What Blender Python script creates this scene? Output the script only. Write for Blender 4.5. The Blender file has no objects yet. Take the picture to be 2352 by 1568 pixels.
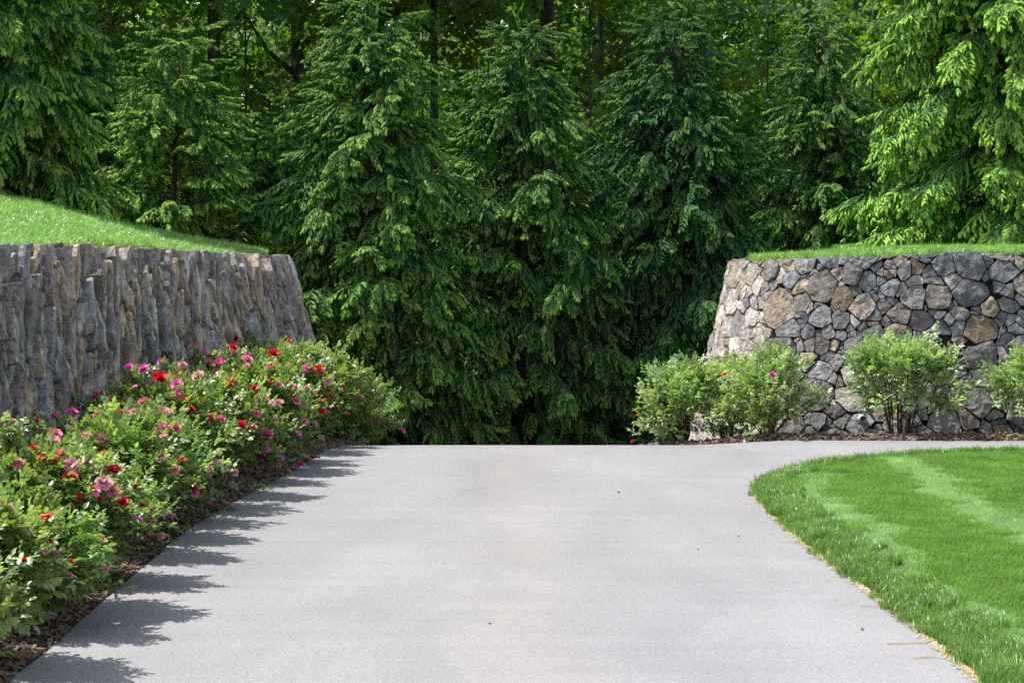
import bpy, math, random
import numpy as np
from mathutils import Vector, Matrix, noise
from mathutils.geometry import delaunay_2d_cdt

rng = np.random.default_rng(11)
random.seed(11)
scn = bpy.context.scene
COL = scn.collection

# ------------------------------------------------------------------ camera
CAM_H = 1.7
FPX = 4573.0            # focal length in units of a picture 2352 wide
HOR = 555.0             # row of the horizon in that picture
cam = bpy.data.cameras.new('camera')
cam.sensor_width = 36.0
cam.sensor_fit = 'HORIZONTAL'
cam.lens = 36.0 * FPX / 2352.0
cam.shift_y = -(784.0 - HOR) / 2352.0
cam.clip_start = 0.1
cam.clip_end = 2000.0
cam_o = bpy.data.objects.new('camera', cam)
COL.objects.link(cam_o)
cam_o.location = (0, 0, CAM_H)
cam_o.rotation_euler = (math.radians(90), 0, 0)
scn.camera = cam_o

# ------------------------------------------------------------------ sky, sun, exposure
SUN_EL = math.radians(61.0)
SUN_AZ = math.radians(13.0)       # how far beyond the camera's left the sun stands
sun_dir = Vector((-math.cos(SUN_EL) * math.cos(SUN_AZ), math.cos(SUN_EL) * math.sin(SUN_AZ), math.sin(SUN_EL)))
world = bpy.data.worlds.new('World')
scn.world = world
world.use_nodes = True
wn = world.node_tree
sky = wn.nodes.new('ShaderNodeTexSky')
sky.sky_type = 'NISHITA'
sky.sun_disc = False
sky.sun_elevation = SUN_EL
sky.sun_rotation = math.radians(270.0) + SUN_AZ
sky.air_density = 1.0
sky.dust_density = 1.5
bgn = wn.nodes.get('Background') or wn.nodes.new('ShaderNodeBackground')
bgn.inputs['Strength'].default_value = 0.15
hs = wn.nodes.new('ShaderNodeHueSaturation')       # summer haze: a paler blue
hs.inputs['Saturation'].default_value = 0.55
wn.links.new(sky.outputs['Color'], hs.inputs['Color'])
wn.links.new(hs.outputs['Color'], bgn.inputs['Color'])
sun = bpy.data.lights.new('sun', 'SUN')
sun.energy = 4.6
sun.angle = math.radians(0.53)
sun.color = (1.0, 0.95, 0.88)
sun_o = bpy.data.objects.new('sun', sun)
COL.objects.link(sun_o)
sun_o.rotation_euler = (-sun_dir).to_track_quat('-Z', 'Y').to_euler()
sun_o.location = (-20, 5, 30)
vs = scn.view_settings
vs.view_transform = 'Standard'
vs.look = 'None'
vs.exposure = 0.95
vs.gamma = 1.0
vs.use_curve_mapping = False
cy = scn.cycles
cy.max_bounces = 5
cy.diffuse_bounces = 3
cy.glossy_bounces = 2
cy.transmission_bounces = 3
cy.transparent_max_bounces = 4
cy.caustics_reflective = False
cy.caustics_refractive = False
cy.use_adaptive_sampling = True
cy.adaptive_threshold = 0.02
cy.use_denoising = False
cy.denoiser = 'OPENIMAGEDENOISE'
cy.denoising_input_passes = 'RGB_ALBEDO_NORMAL'


# ------------------------------------------------------------------ helpers
def tag(o, label=None, cat=None, group=None, kind=None):
    if label: o['label'] = label
    if cat: o['category'] = cat
    if group: o['group'] = group
    if kind: o['kind'] = kind
    return o


def empty(name, loc=(0, 0, 0), rz=0.0):
    o = bpy.data.objects.new(name, None)
    COL.objects.link(o)
    o.location = loc
    o.rotation_euler = (0, 0, rz)
    return o


def mesh(name, V, F, mat=None, smooth=False, attrs=None):
    me = bpy.data.meshes.new(name)
    V = V.tolist() if isinstance(V, np.ndarray) else V
    F = F.tolist() if isinstance(F, np.ndarray) else F
    me.from_pydata(V, [], F)
    if mat: me.materials.append(mat)
    if smooth: me.polygons.foreach_set('use_smooth', [True] * len(me.polygons))
    for k, a in (attrs or {}).items():
        at = me.attributes.new(k, 'FLOAT', 'POINT')
        at.data.foreach_set('value', np.asarray(a, dtype=np.float32))
    me.update()
    return me


def obj(name, me, parent=None, loc=(0, 0, 0)):
    o = bpy.data.objects.new(name, me)
    COL.objects.link(o)
    if parent: o.parent = parent
    o.location = loc
    return o


class MB:
    def __init__(s):
        s.V, s.F, s.A = [], [], []

    def add(s, V, F, a=0.0):
        n = len(s.V)
        s.V.extend([tuple(map(float, v)) for v in V])
        s.F.extend([tuple(i + n for i in f) for f in F])
        s.A.extend([a] * len(V) if np.isscalar(a) else list(a))

    def tube(s, P, R, n=6, a=0.0, cap=True):
        P = [Vector(p) for p in P]
        V, F = [], []
        m = len(P)
        ref = Vector((0.3, 0.9, 0.1))
        for i, p in enumerate(P):
            t = (P[min(i + 1, m - 1)] - P[max(i - 1, 0)]).normalized()
            x = t.cross(ref)
            if x.length < 1e-4: x = t.cross(Vector((1, 0, 0)))
            x.normalize()
            y = t.cross(x)
            for k in range(n):
                an = 2 * math.pi * k / n
                V.append(p + (x * math.cos(an) + y * math.sin(an)) * R[i])
        for i in range(m - 1):
            for k in range(n):
                k2 = (k + 1) % n
                F.append((i * n + k, i * n + k2, (i + 1) * n + k2, (i + 1) * n + k))
        if cap:
            F.append(tuple(range(n))[::-1])
            F.append(tuple((m - 1) * n + k for k in range(n)))
        s.add(V, F, a)

    def mesh(s, name, mat=None, smooth=False, attr=None):
        return mesh(name, s.V, s.F, mat, smooth, {attr: s.A} if attr else None)


def smoothstep(t):
    t = np.clip(t, 0, 1)
    return t * t * (3 - 2 * t)


def px(x, y, d):
    """a point seen at (x, y) of the 2352-wide picture, d metres ahead"""
    return Vector(((x - 1176.0) / FPX * d, d, CAM_H - (y - HOR) / FPX * d))


def mats_to_euler(R):
    ry = np.arcsin(np.clip(-R[:, 2, 0], -1, 1))
    return np.stack([np.arctan2(R[:, 2, 1], R[:, 2, 2]), ry, np.arctan2(R[:, 1, 0], R[:, 0, 0])], 1)


def dir_euler(D, roll):
    D = D / np.linalg.norm(D, axis=1, keepdims=True)
    return np.stack([roll, -np.arcsin(np.clip(D[:, 2], -1, 1)), np.arctan2(D[:, 1], D[:, 0])], 1)


# ---- materials
class NT:
    def __init__(s, name):
        s.m = bpy.data.materials.new(name)
        s.m.use_nodes = True
        s.t = s.m.node_tree
        s.t.nodes.clear()
        s.out = s.n('ShaderNodeOutputMaterial')

    def n(s, kind, **kw):
        nd = s.t.nodes.new(kind)
        for k, v in kw.items():
            if k in nd.inputs and not hasattr(nd, k):
                nd.inputs[k].default_value = v
            else:
                setattr(nd, k, v)
        return nd

    def l(s, a, b):
        s.t.links.new(a, b)

    def val(s, sock, v):
        if hasattr(v, 'is_output'): s.l(v, sock)
        else: sock.default_value = v

    def noise(s, vec, scale, detail=3, rough=0.55, dist=0.0):
        nd = s.n('ShaderNodeTexNoise')
        nd.inputs['Scale'].default_value = scale
        nd.inputs['Detail'].default_value = detail
        nd.inputs['Roughness'].default_value = rough
        nd.inputs['Distortion'].default_value = dist
        if vec is not None: s.l(vec, nd.inputs['Vector'])
        return nd.outputs['Fac']

    def ramp(s, fac, stops):
        nd = s.n('ShaderNodeValToRGB')
        el = nd.color_ramp.elements
        while len(el) < len(stops): el.new(0.5)
        for e, (p, c) in zip(el, stops):
            e.position = p
            e.color = (c, c, c, 1) if np.isscalar(c) else (*c, 1)
        s.l(fac, nd.inputs['Fac'])
        return nd.outputs['Color']

    def mix(s, fac, a, b, mode='MIX'):
        nd = s.n('ShaderNodeMix', data_type='RGBA', blend_type=mode)
        s.val(nd.inputs[0], fac)
        s.val(nd.inputs[6], a if hasattr(a, 'is_output') else (*a, 1))
        s.val(nd.inputs[7], b if hasattr(b, 'is_output') else (*b, 1))
        return nd.outputs[2]

    def math(s, op, a, b=0.0, clamp=False):
        nd = s.n('ShaderNodeMath', operation=op, use_clamp=clamp)
        s.val(nd.inputs[0], a)
        s.val(nd.inputs[1], b)
        return nd.outputs[0]

    def mapping(s, vec, scale=(1, 1, 1), loc=(0, 0, 0), rot=(0, 0, 0)):
        nd = s.n('ShaderNodeMapping')
        nd.inputs['Scale'].default_value = scale
        nd.inputs['Location'].default_value = loc
        nd.inputs['Rotation'].default_value = rot
        s.l(vec, nd.inputs['Vector'])
        return nd.outputs['Vector']

    def bump(s, h, strength, dist):
        nd = s.n('ShaderNodeBump')
        nd.inputs['Strength'].default_value = strength
        nd.inputs['Distance'].default_value = dist
        s.l(h, nd.inputs['Height'])
        return nd.outputs['Normal']

    def principled(s, col, rough=0.8, spec=0.3, normal=None):
        nd = s.n('ShaderNodeBsdfPrincipled')
        s.val(nd.inputs['Base Color'], col if hasattr(col, 'is_output') else (*col, 1))
        s.val(nd.inputs['Roughness'], rough)
        s.val(nd.inputs['Specular IOR Level'], spec)
        if normal is not None: s.l(normal, nd.inputs['Normal'])
        return nd.outputs[0]

    def finish(s, sh):
        s.l(sh, s.out.inputs['Surface'])
        return s.m


def leaf_material(name, cols, trans, tcol, rough=0.5, spec=0.35, tipcols=None, tipname='tip', cool=None, pale=None):
    """front colour varied per sprig, light coming through the blade, optional pale young tips"""
    t = NT(name)
    inf = t.n('ShaderNodeObjectInfo')
    ti = t.n('ShaderNodeAttribute', attribute_name='tint', attribute_type='INSTANCER')
    c = t.ramp(inf.outputs['Random'], [(0.0, cols[0]), (0.5, cols[1]), (1.0, cols[2])])
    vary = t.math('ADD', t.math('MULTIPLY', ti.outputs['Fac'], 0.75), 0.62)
    if tipcols:
        ta = t.n('ShaderNodeAttribute', attribute_name=tipname, attribute_type='GEOMETRY')
        tc = t.ramp(inf.outputs['Random'], [(0.0, tipcols[0]), (1.0, tipcols[1])])
        c = t.mix(ta.outputs['Fac'], c, tc)
    if cool:      # bluish kinds carry a low tint
        c = t.mix(1.0, c, t.mix(t.math('MULTIPLY', ti.outputs['Fac'], 1.4, clamp=True), cool, (1.0, 1.0, 1.0)), 'MULTIPLY')
    if pale:      # greyish-leaved kinds carry a high tint
        c = t.mix(t.math('MULTIPLY', t.math('SUBTRACT', ti.outputs['Fac'], 0.75, clamp=True), 2.2, clamp=True), c, pale)
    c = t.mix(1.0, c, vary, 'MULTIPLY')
    p = t.principled(c, rough, spec)
    tr = t.n('ShaderNodeBsdfTranslucent')
    t.l(t.mix(1.0, c, tcol, 'MULTIPLY'), tr.inputs['Color'])
    ms = t.n('ShaderNodeMixShader')
    ms.inputs[0].default_value = trans
    t.l(p, ms.inputs[1])
    t.l(tr.outputs[0], ms.inputs[2])
    return t.finish(ms.outputs[0])


# ---- scattering many small sprigs inside ONE object (leaves, needles, grass)
def scatter_group(name, protos):
    g = bpy.data.node_groups.new(name, 'GeometryNodeTree')
    g.interface.new_socket('Geometry', in_out='INPUT', socket_type='NodeSocketGeometry')
    g.interface.new_socket('Geometry', in_out='OUTPUT', socket_type='NodeSocketGeometry')
    gi = g.nodes.new('NodeGroupInput')
    go = g.nodes.new('NodeGroupOutput')
    io = g.nodes.new('GeometryNodeInstanceOnPoints')
    jn = g.nodes.new('GeometryNodeJoinGeometry')
    for p in protos:
        oi = g.nodes.new('GeometryNodeObjectInfo')
        oi.inputs['Object'].default_value = p
        oi.inputs['As Instance'].default_value = True
        g.links.new(oi.outputs['Geometry'], jn.inputs[0])

    def attr(nm, dt):
        a = g.nodes.new('GeometryNodeInputNamedAttribute')
        a.data_type = dt
        a.inputs['Name'].default_value = nm
        return [s for s in a.outputs if s.enabled][0]
    g.links.new(gi.outputs[0], io.inputs['Points'])
    g.links.new(jn.outputs[0], io.inputs['Instance'])
    io.inputs['Pick Instance'].default_value = True
    g.links.new(attr('idx', 'INT'), io.inputs['Instance Index'])
    g.links.new(attr('rot', 'FLOAT_VECTOR'), io.inputs['Rotation'])
    g.links.new(attr('scl', 'FLOAT'), io.inputs['Scale'])
    g.links.new(io.outputs[0], go.inputs[0])
    return g


def scatter(name, P, E, S, nproto, group, parent=None, tint=None, loc=(0, 0, 0)):
    n = len(P)
    me = bpy.data.meshes.new(name)
    me.vertices.add(n)
    me.vertices.foreach_set('co', np.asarray(P, np.float32).ravel())
    me.attributes.new('rot', 'FLOAT_VECTOR', 'POINT').data.foreach_set('vector', np.asarray(E, np.float32).ravel())
    me.attributes.new('scl', 'FLOAT', 'POINT').data.foreach_set('value', np.asarray(S, np.float32))
    me.attributes.new('idx', 'INT', 'POINT').data.foreach_set('value', rng.integers(0, nproto, n).astype(np.int32))
    tint = rng.random(n) if tint is None else tint
    me.attributes.new('tint', 'FLOAT', 'POINT').data.foreach_set('value', np.asarray(tint, np.float32))
    o = obj(name, me, parent, loc)
    md = o.modifiers.new('sprigs', 'NODES')
    md.node_group = group
    return o


def proto(name, me):
    return bpy.data.objects.new(name, me)      # kept out of the scene, only drawn through scatter()


# ---- smooth plan curves
def spline(P, n):
    P = np.array(P, float)
    Q = np.vstack([2 * P[0] - P[1], P, 2 * P[-1] - P[-2]])
    out = []
    for i in range(1, len(Q) - 2):
        p0, p1, p2, p3 = Q[i - 1:i + 3]
        for t in np.linspace(0, 1, 24, endpoint=False):
            out.append(0.5 * ((2 * p1) + (-p0 + p2) * t + (2 * p0 - 5 * p1 + 4 * p2 - p3) * t * t + (-p0 + 3 * p1 - 3 * p2 + p3) * t ** 3))
    out.append(P[-1])
    out = np.array(out)
    d = np.r_[0, np.cumsum(np.linalg.norm(np.diff(out, axis=0), axis=1))]
    u = np.linspace(0, d[-1], n)
    return np.stack([np.interp(u, d, out[:, k]) for k in range(out.shape[1])], 1), d[-1]


def inside(poly, X, Y):
    r = np.zeros(X.shape, bool)
    n = len(poly)
    for i in range(n):
        x1, y1 = poly[i]
        x2, y2 = poly[(i + 1) % n]
        c = (y1 > Y) != (y2 > Y)
        with np.errstate(divide='ignore', invalid='ignore'):
            r ^= c & (X < (x2 - x1) * (Y - y1) / (y2 - y1 + 1e-12) + x1)
    return r


def sheet(name, poly, zf, step, mat, smooth=True):
    """a ground sheet filling an outline, its height given by zf(x, y)"""
    poly = [tuple(map(float, p)) for p in poly]
    a = np.array(poly)
    xs = np.arange(a[:, 0].min() + step * 0.37, a[:, 0].max(), step)
    ys = np.arange(a[:, 1].min() + step * 0.41, a[:, 1].max(), step)
    X, Y = np.meshgrid(xs, ys)
    X, Y = X.ravel(), Y.ravel()
    k = inside(poly, X, Y)
    X, Y = X[k], Y[k]
    if len(X):
        dm = np.full(len(X), 1e9)
        for p in poly:
            dm = np.minimum(dm, (X - p[0]) ** 2 + (Y - p[1]) ** 2)
        k = dm > (step * 0.3) ** 2
        X, Y = X[k], Y[k]
    vs2 = [Vector(p) for p in poly] + [Vector((x, y)) for x, y in zip(X, Y)]
    n = len(poly)
    v, e, f, *_ = delaunay_2d_cdt(vs2, [(i, (i + 1) % n) for i in range(n)], [], 1, 1e-5)
    vx = np.array([p.x for p in v])
    vy = np.array([p.y for p in v])
    V = np.stack([vx, vy, zf(vx, vy)], 1)
    return mesh(name, V, [tuple(t) for t in f], mat, smooth)


def sample_mesh(me, n, wfun=None):
    """n random points on a triangle sheet"""
    co = np.empty(len(me.vertices) * 3, np.float32)
    me.vertices.foreach_get('co', co)
    co = co.reshape(-1, 3)
    T = np.array([tuple(p.vertices) for p in me.polygons])
    a, b, c = co[T[:, 0]], co[T[:, 1]], co[T[:, 2]]
    w = np.linalg.norm(np.cross(b - a, c - a), axis=1)
    if wfun is not None: w = w * wfun((a + b + c) / 3)
    k = rng.choice(len(T), n, p=w / w.sum())
    r1 = np.sqrt(rng.random(n))[:, None]
    r2 = rng.random(n)[:, None]
    return a[k] * (1 - r1) + b[k] * r1 * (1 - r2) + c[k] * r1 * r2


# ------------------------------------------------------------------ ground heights
def crest(X, Y):
    X = np.asarray(X, float)
    Y = np.asarray(Y, float)
    a = np.maximum(smoothstep((2.5 - X) / 1.0), smoothstep((Y - 20.5) / 2.5))
    t = np.clip(Y - 15.8, 0, None)
    drop = np.where(t < 2.7, 0.03 * t * t, 0.2187 + 0.162 * (t - 2.7))
    return -a * np.minimum(drop, 1.15)


# ------------------------------------------------------------------ surface materials
def m_asphalt():
    t = NT('asphalt')
    g = t.n('ShaderNodeNewGeometry').outputs['Position']
    fine = t.noise(g, 260, 2, 0.6)
    mid = t.noise(g, 105, 3, 0.7)
    big = t.noise(t.mapping(g, (0.9, 0.35, 1)), 1.1, 4, 0.6, 0.4)
    band = t.noise(t.mapping(g, (0.35, 5.0, 1)), 1.0, 4, 0.65)
    v = t.ramp(fine, [(0.30, 0.55), (0.5, 1.0), (0.72, 1.35)])
    c = t.mix(1.0, (0.213, 0.209, 0.218), v, 'MULTIPLY')
    c = t.mix(1.0, c, t.ramp(mid, [(0.3, 0.70), (0.5, 1.0), (0.7, 1.25)]), 'MULTIPLY')
    c = t.mix(1.0, c, t.ramp(t.noise(g, 38, 3, 0.75), [(0.3, 0.84), (0.5, 1.0), (0.7, 1.14)]), 'MULTIPLY')
    c = t.mix(1.0, c, t.ramp(big, [(0.3, 0.84), (0.7, 1.08)]), 'MULTIPLY')
    c = t.mix(1.0, c, t.ramp(band, [(0.32, 0.95), (0.6, 1.02)]), 'MULTIPLY')
    # a tan stain running down the middle of the drive
    sx = t.n('ShaderNodeSeparateXYZ')
    t.l(g, sx.inputs[0])
    wob = t.math('MULTIPLY', t.math('SUBTRACT', t.noise(t.mapping(g, (0.0, 0.6, 0)), 1.0, 2), 0.5), 0.9)
    off = t.math('ABSOLUTE', t.math('SUBTRACT', sx.outputs[0], t.math('ADD', wob, 0.02)))
    near = t.math('SUBTRACT', 1.0, t.math('DIVIDE', off, 0.34), clamp=True)
    pat = t.ramp(t.noise(t.mapping(g, (1.3, 0.5, 1)), 1.7, 4, 0.65), [(0.42, 0.0), (0.68, 1.0)])
    c = t.mix(t.math('MULTIPLY', t.math('MULTIPLY', near, pat), 0.45), c, (0.25, 0.215, 0.175))
    # a faint paving seam across the drive
    wv = t.math('MULTIPLY', t.math('SUBTRACT', t.noise(t.mapping(g, (2.5, 0, 0)), 1.0, 3), 0.5), 0.06)
    sd_ = t.math('ABSOLUTE', t.math('SUBTRACT', t.math('SUBTRACT', sx.outputs[1], 11.28), wv))
    c = t.mix(t.math('MULTIPLY', t.math('SUBTRACT', 1.0, t.math('DIVIDE', sd_, 0.022), clamp=True), 0.22), c, (0.10, 0.098, 0.10))
    spk = t.n('ShaderNodeTexVoronoi', feature='F1')
    spk.inputs['Scale'].default_value = 45
    t.l(g, spk.inputs['Vector'])
    w = t.ramp(spk.outputs['Distance'], [(0.05, 1.0), (0.10, 0.0)])
    rar = t.ramp(t.noise(g, 23, 1), [(0.62, 0.0), (0.66, 1.0)])
    c = t.mix(t.math('MULTIPLY', t.math('MULTIPLY', w, rar), 0.6), c, (0.6, 0.59, 0.6))
    nrm = t.bump(fine, 0.55, 0.004)
    return t.finish(t.principled(c, 0.82, 0.35, nrm))


def m_ground():
    t = NT('forest_floor')
    g = t.n('ShaderNodeNewGeometry').outputs['Position']
    n1 = t.noise(g, 1.2, 4)
    n2 = t.noise(g, 18, 3)
    c = t.ramp(n1, [(0.35, (0.035, 0.026, 0.016)), (0.62, (0.045, 0.06, 0.02))])
    c = t.mix(1.0, c, t.ramp(n2, [(0.3, 0.6), (0.7, 1.4)]), 'MULTIPLY')
    return t.finish(t.principled(c, 0.95, 0.1, t.bump(n2, 0.6, 0.03)))


def m_mulch():
    t = NT('mulch')
    g = t.n('ShaderNodeNewGeometry').outputs['Position']
    n1 = t.noise(t.mapping(g, (1, 2.2, 1)), 70, 3, 0.7)
    n2 = t.noise(g, 6, 3)
    c = t.ramp(n1, [(0.3, (0.018, 0.011, 0.008)), (0.55, (0.075, 0.048, 0.034)), (0.75, (0.19, 0.135, 0.10))])
    c = t.mix(1.0, c, t.ramp(n2, [(0.3, 0.75), (0.7, 1.2)]), 'MULTIPLY')
    return t.finish(t.principled(c, 0.9, 0.15, t.bump(n1, 0.9, 0.02)))


def m_soil_green():
    t = NT('turf_soil')
    g = t.n('ShaderNodeNewGeometry').outputs['Position']
    n1 = t.noise(g, 40, 3)
    c = t.ramp(n1, [(0.3, (0.03, 0.05, 0.012)), (0.7, (0.07, 0.12, 0.022))])
    return t.finish(t.principled(c, 0.95, 0.1))


def m_stone():
    t = NT('fieldstone')
    inf = t.n('ShaderNodeObjectInfo')
    g = t.n('ShaderNodeNewGeometry').outputs['Position']
    ofs = t.n('ShaderNodeVectorMath', operation='ADD')
    sc = t.n('ShaderNodeVectorMath', operation='SCALE')
    cmb = t.n('ShaderNodeCombineXYZ')
    for i in range(3): t.l(inf.outputs['Random'], cmb.inputs[i])
    t.l(cmb.outputs[0], sc.inputs[0])
    sc.inputs['Scale'].default_value = 37.0
    t.l(g, ofs.inputs[0])
    t.l(sc.outputs[0], ofs.inputs[1])
    p = ofs.outputs[0]
    grain = t.noise(p, 150, 2, 0.7)
    mott = t.noise(p, 22, 4, 0.65, 0.6)
    big = t.noise(p, 5.5, 3, 0.5)
    streak = t.noise(t.mapping(p, (9, 9, 0.9)), 1.0, 3, 0.6)
    c = t.n('ShaderNodeAttribute', attribute_name='scol', attribute_type='GEOMETRY').outputs['Color']
    c = t.mix(1.0, c, t.ramp(mott, [(0.25, 0.42), (0.5, 1.0), (0.75, 1.65)]), 'MULTIPLY')
    c = t.mix(1.0, c, t.ramp(big, [(0.3, 0.7), (0.7, 1.25)]), 'MULTIPLY')
    c = t.mix(t.math('MULTIPLY', t.ramp(streak, [(0.57, 0.0), (0.70, 1.0)]), 0.50), c, (0.27, 0.145, 0.065))
    c = t.mix(t.math('MULTIPLY', t.ramp(t.noise(t.mapping(p, (7, 7, 0.7), (5, 3, 1)), 1.0, 3, 0.6), [(0.60, 0.0), (0.72, 1.0)]), 0.5), c, (0.04, 0.04, 0.045))
    c = t.mix(t.math('MULTIPLY', t.ramp(grain, [(0.56, 0.0), (0.70, 1.0)]), 0.45), c, (0.50, 0.49, 0.49))
    c = t.mix(t.math('MULTIPLY', t.ramp(grain, [(0.30, 1.0), (0.42, 0.0)]), 0.5), c, (0.05, 0.05, 0.055))
    h = t.math('ADD', t.math('MULTIPLY', mott, 1.0), t.math('MULTIPLY', grain, 0.25))
    return t.finish(t.principled(c, 0.85, 0.3, t.bump(h, 1.0, 0.045)))


def m_plain(name, col, rough=0.9, nscale=12, vary=0.4, spec=0.2, bump=0.0, stretch=(1, 1, 1)):
    t = NT(name)
    g = t.n('ShaderNodeNewGeometry').outputs['Position']
    n1 = t.noise(t.mapping(g, stretch), nscale, 4, 0.6)
    c = t.mix(1.0, col, t.ramp(n1, [(0.25, 1 - vary), (0.75, 1 + vary)]), 'MULTIPLY')
    return t.finish(t.principled(c, rough, spec, t.bump(n1, 0.8, bump) if bump else None))


M_ASPH = m_asphalt()
M_GROUND = m_ground()
M_MULCH = m_mulch()
M_TURF = m_soil_green()
M_STONE = m_stone()
M_JOINT = m_plain('wall_core', (0.045, 0.040, 0.036), 0.95, 30, 0.4, 0.1, 0.02)
M_BARK = m_plain('bark', (0.055, 0.048, 0.044), 0.95, 5.0, 0.6, 0.15, 0.05, (4, 4, 0.6))
M_TWIG = m_plain('twig', (0.11, 0.075, 0.05), 0.85, 30, 0.4)
M_CANE = m_plain('rose_cane', (0.055, 0.042, 0.022), 0.7, 30, 0.45)
M_CHIP = m_plain('wood_chip', (0.15, 0.105, 0.078), 0.9, 25, 0.75)
M_STRAW = m_plain('straw', (0.40, 0.33, 0.20), 0.85, 20, 0.4)

# ------------------------------------------------------------------ outlines of the place
DRIVE_L, _ = spline([(-1.95, -3), (-1.95, 4), (-1.94, 7.7), (-1.93, 9.5), (-1.90, 12), (-1.73, 13.76), (-1.60, 15.1), (-1.50, 16.5),
                     (-1.32, 17.6), (-1.20, 18.6), (-1.15, 20), (-1.3, 22)], 70)
DRIVE_R, _ = spline([(1.5, 22), (1.2, 20), (1.1, 18.6), (1.35, 17.65), (1.95, 17.16), (2.8, 17.03), (4.5, 17.0), (9, 17.0)], 50)
LAWN_E, _ = spline([(9, 15.9), (5, 15.86), (4.1, 15.82), (3.3, 15.66), (2.7, 15.36), (2.25, 14.92), (1.90, 14.35), (1.71, 13.75), (1.65, 12.8),
                    (1.66, 11.6), (1.72, 10.4), (1.78, 9.2), (1.85, 7.7), (1.93, 4), (1.95, -3)], 80)


def jag(P, amp):
    P = np.array(P)
    k = np.array([noise.noise((p[0] * 4.0, p[1] * 4.0, 3.1)) + 0.6 * noise.noise((p[0] * 13.0, p[1] * 13.0, 9.1)) for p in P])
    P[:, 0] += k * amp
    return P


DRIVE_L = jag(DRIVE_L, 0.016)
LAWN_E = jag(LAWN_E, 0.014)

WALL_L_PTS, WL_LEN = spline([(-3.28, 8.6), (-3.14, 10.0), (-2.98, 11.5), (-2.74, 13.2), (-2.43, 15.0), (-2.08, 16.9), (-1.84, 18.1), (-1.74, 18.9), (-1.98, 19.8),
                             (-2.9, 20.6), (-4.5, 21.0)], 400)
WALL_R_PTS, WR_LEN = spline([(3.2, 22.6), (2.35, 21.4), (1.94, 20.5), (1.90, 19.9), (2.02, 19.3), (2.34, 18.76), (2.8, 18.40), (3.35, 18.19), (4.2, 18.10), (6.6, 18.10)], 400)

# ------------------------------------------------------------------ ground, drive, beds, turf
gx = np.r_[-160, -90, -50, np.arange(-30, 30.1, 1.0), 50, 90, 160]
gy = np.r_[-60, -20, np.arange(-6, 50.1, 0.8), 60, 75, 95, 130, 200, 300]
GX, GY = np.meshgrid(gx, gy)
GZ = crest(GX, GY) - 0.10 + 0.12 * np.sin(GX * 0.7 + 1) * np.sin(GY * 0.55) * smoothstep((GY - 24) / 6)
nx, ny = len(gx), len(gy)
V = np.stack([GX.ravel(), GY.ravel(), GZ.ravel()], 1)
F = [(j * nx + i, j * nx + i + 1, (j + 1) * nx + i + 1, (j + 1) * nx + i) for j in range(ny - 1) for i in range(nx - 1)]
tag(obj('ground', mesh('ground', V, F, M_GROUND, True)), 'dark forest floor under the trees beyond the drive', kind='structure')

drive_poly = np.vstack([DRIVE_L, DRIVE_R, LAWN_E])
tag(obj('driveway', sheet('driveway', drive_poly, lambda x, y: crest(x, y), 0.35, M_ASPH)),
    'pale grey asphalt driveway running over a crest between the walls', kind='structure')


def dist_to(P, X, Y):
    d = np.full(np.shape(X), 1e9)
    for p in P:
        d = np.minimum(d, (X - p[0]) ** 2 + (Y - p[1]) ** 2)
    return np.sqrt(d)


bedl_poly = np.vstack([DRIVE_L[5:-3][::-1] + [0.0, 0.0], [(-3.45, DRIVE_L[5][1])], WALL_L_PTS[:300:8] + [-0.08, 0.0]])
bedl_z = lambda x, y: crest(x, y) - 0.015 + 0.06 * smoothstep(dist_to(DRIVE_L, x, y) / 0.35)
me_bedl = sheet('mulch_bed', bedl_poly, bedl_z, 0.2, M_MULCH)
tag(obj('mulch_bed', me_bedl), 'dark bark mulch bed under the roses beside the drive', kind='structure')
bedr_poly = np.vstack([DRIVE_R[6:], [(9, 18.3)], WALL_R_PTS[120:][::-6] + [0.0, 0.06], [(1.95, 21.0)]])
bedr_z = lambda x, y: crest(x, y) - 0.012 + 0.035 * smoothstep(dist_to(DRIVE_R, x, y) / 0.2) - 0.11 * smoothstep((dist_to(DRIVE_R, x, y) - 0.25) / 0.8)
me_bedr = sheet('mulch_bed', bedr_poly, bedr_z, 0.2, M_MULCH)
tag(obj('mulch_bed', me_bedr), 'brown mulch bed at the foot of the grey stone wall', kind='structure')

lawn_poly = np.vstack([LAWN_E, [(9, -3)]])
lawn_z = lambda x, y: crest(x, y) * 0 - 0.005 + 0.045 * smoothstep(dist_to(LAWN_E, x, y) / 0.3)
me_lawn = sheet('lawn', lawn_poly, lawn_z, 0.25, M_TURF)
tag(obj('lawn', me_lawn), 'mown lawn island beside the drive', kind='structure')


def wall_frame(P):
    T = np.gradient(P, axis=0)
    T /= np.linalg.norm(T, axis=1, keepdims=True)
    return T, np.stack([T[:, 1], -T[:, 0]], 1)       # tangent, outward normal


TL, NL = wall_frame(WALL_L_PTS)
TR, NR = wall_frame(WALL_R_PTS)
ztopL = np.interp(WALL_L_PTS[:, 1], [9, 13, 18.5, 21], [1.69, 1.68, 1.57, 1.56])
ztopR = np.interp(WALL_R_PTS[:, 0], [1.8, 2.6, 4.2, 7], [1.50, 1.545, 1.60, 1.61])
BAT_L = np.interp(WALL_L_PTS[:, 1], [11.5, 15.0, 18.2], [0.03, 0.10, 0.27])      # the face leans back more towards its end
BAT_L[np.arange(400) > np.argmax(WALL_L_PTS[:, 0])] = 0.27
BAT_R = np.full(400, 0.225)
innerL = WALL_L_PTS - NL * (BAT_L * ztopL + 0.20)[:, None]
innerR = WALL_R_PTS - NR * (BAT_R * ztopR + 0.20)[:, None]


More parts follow.
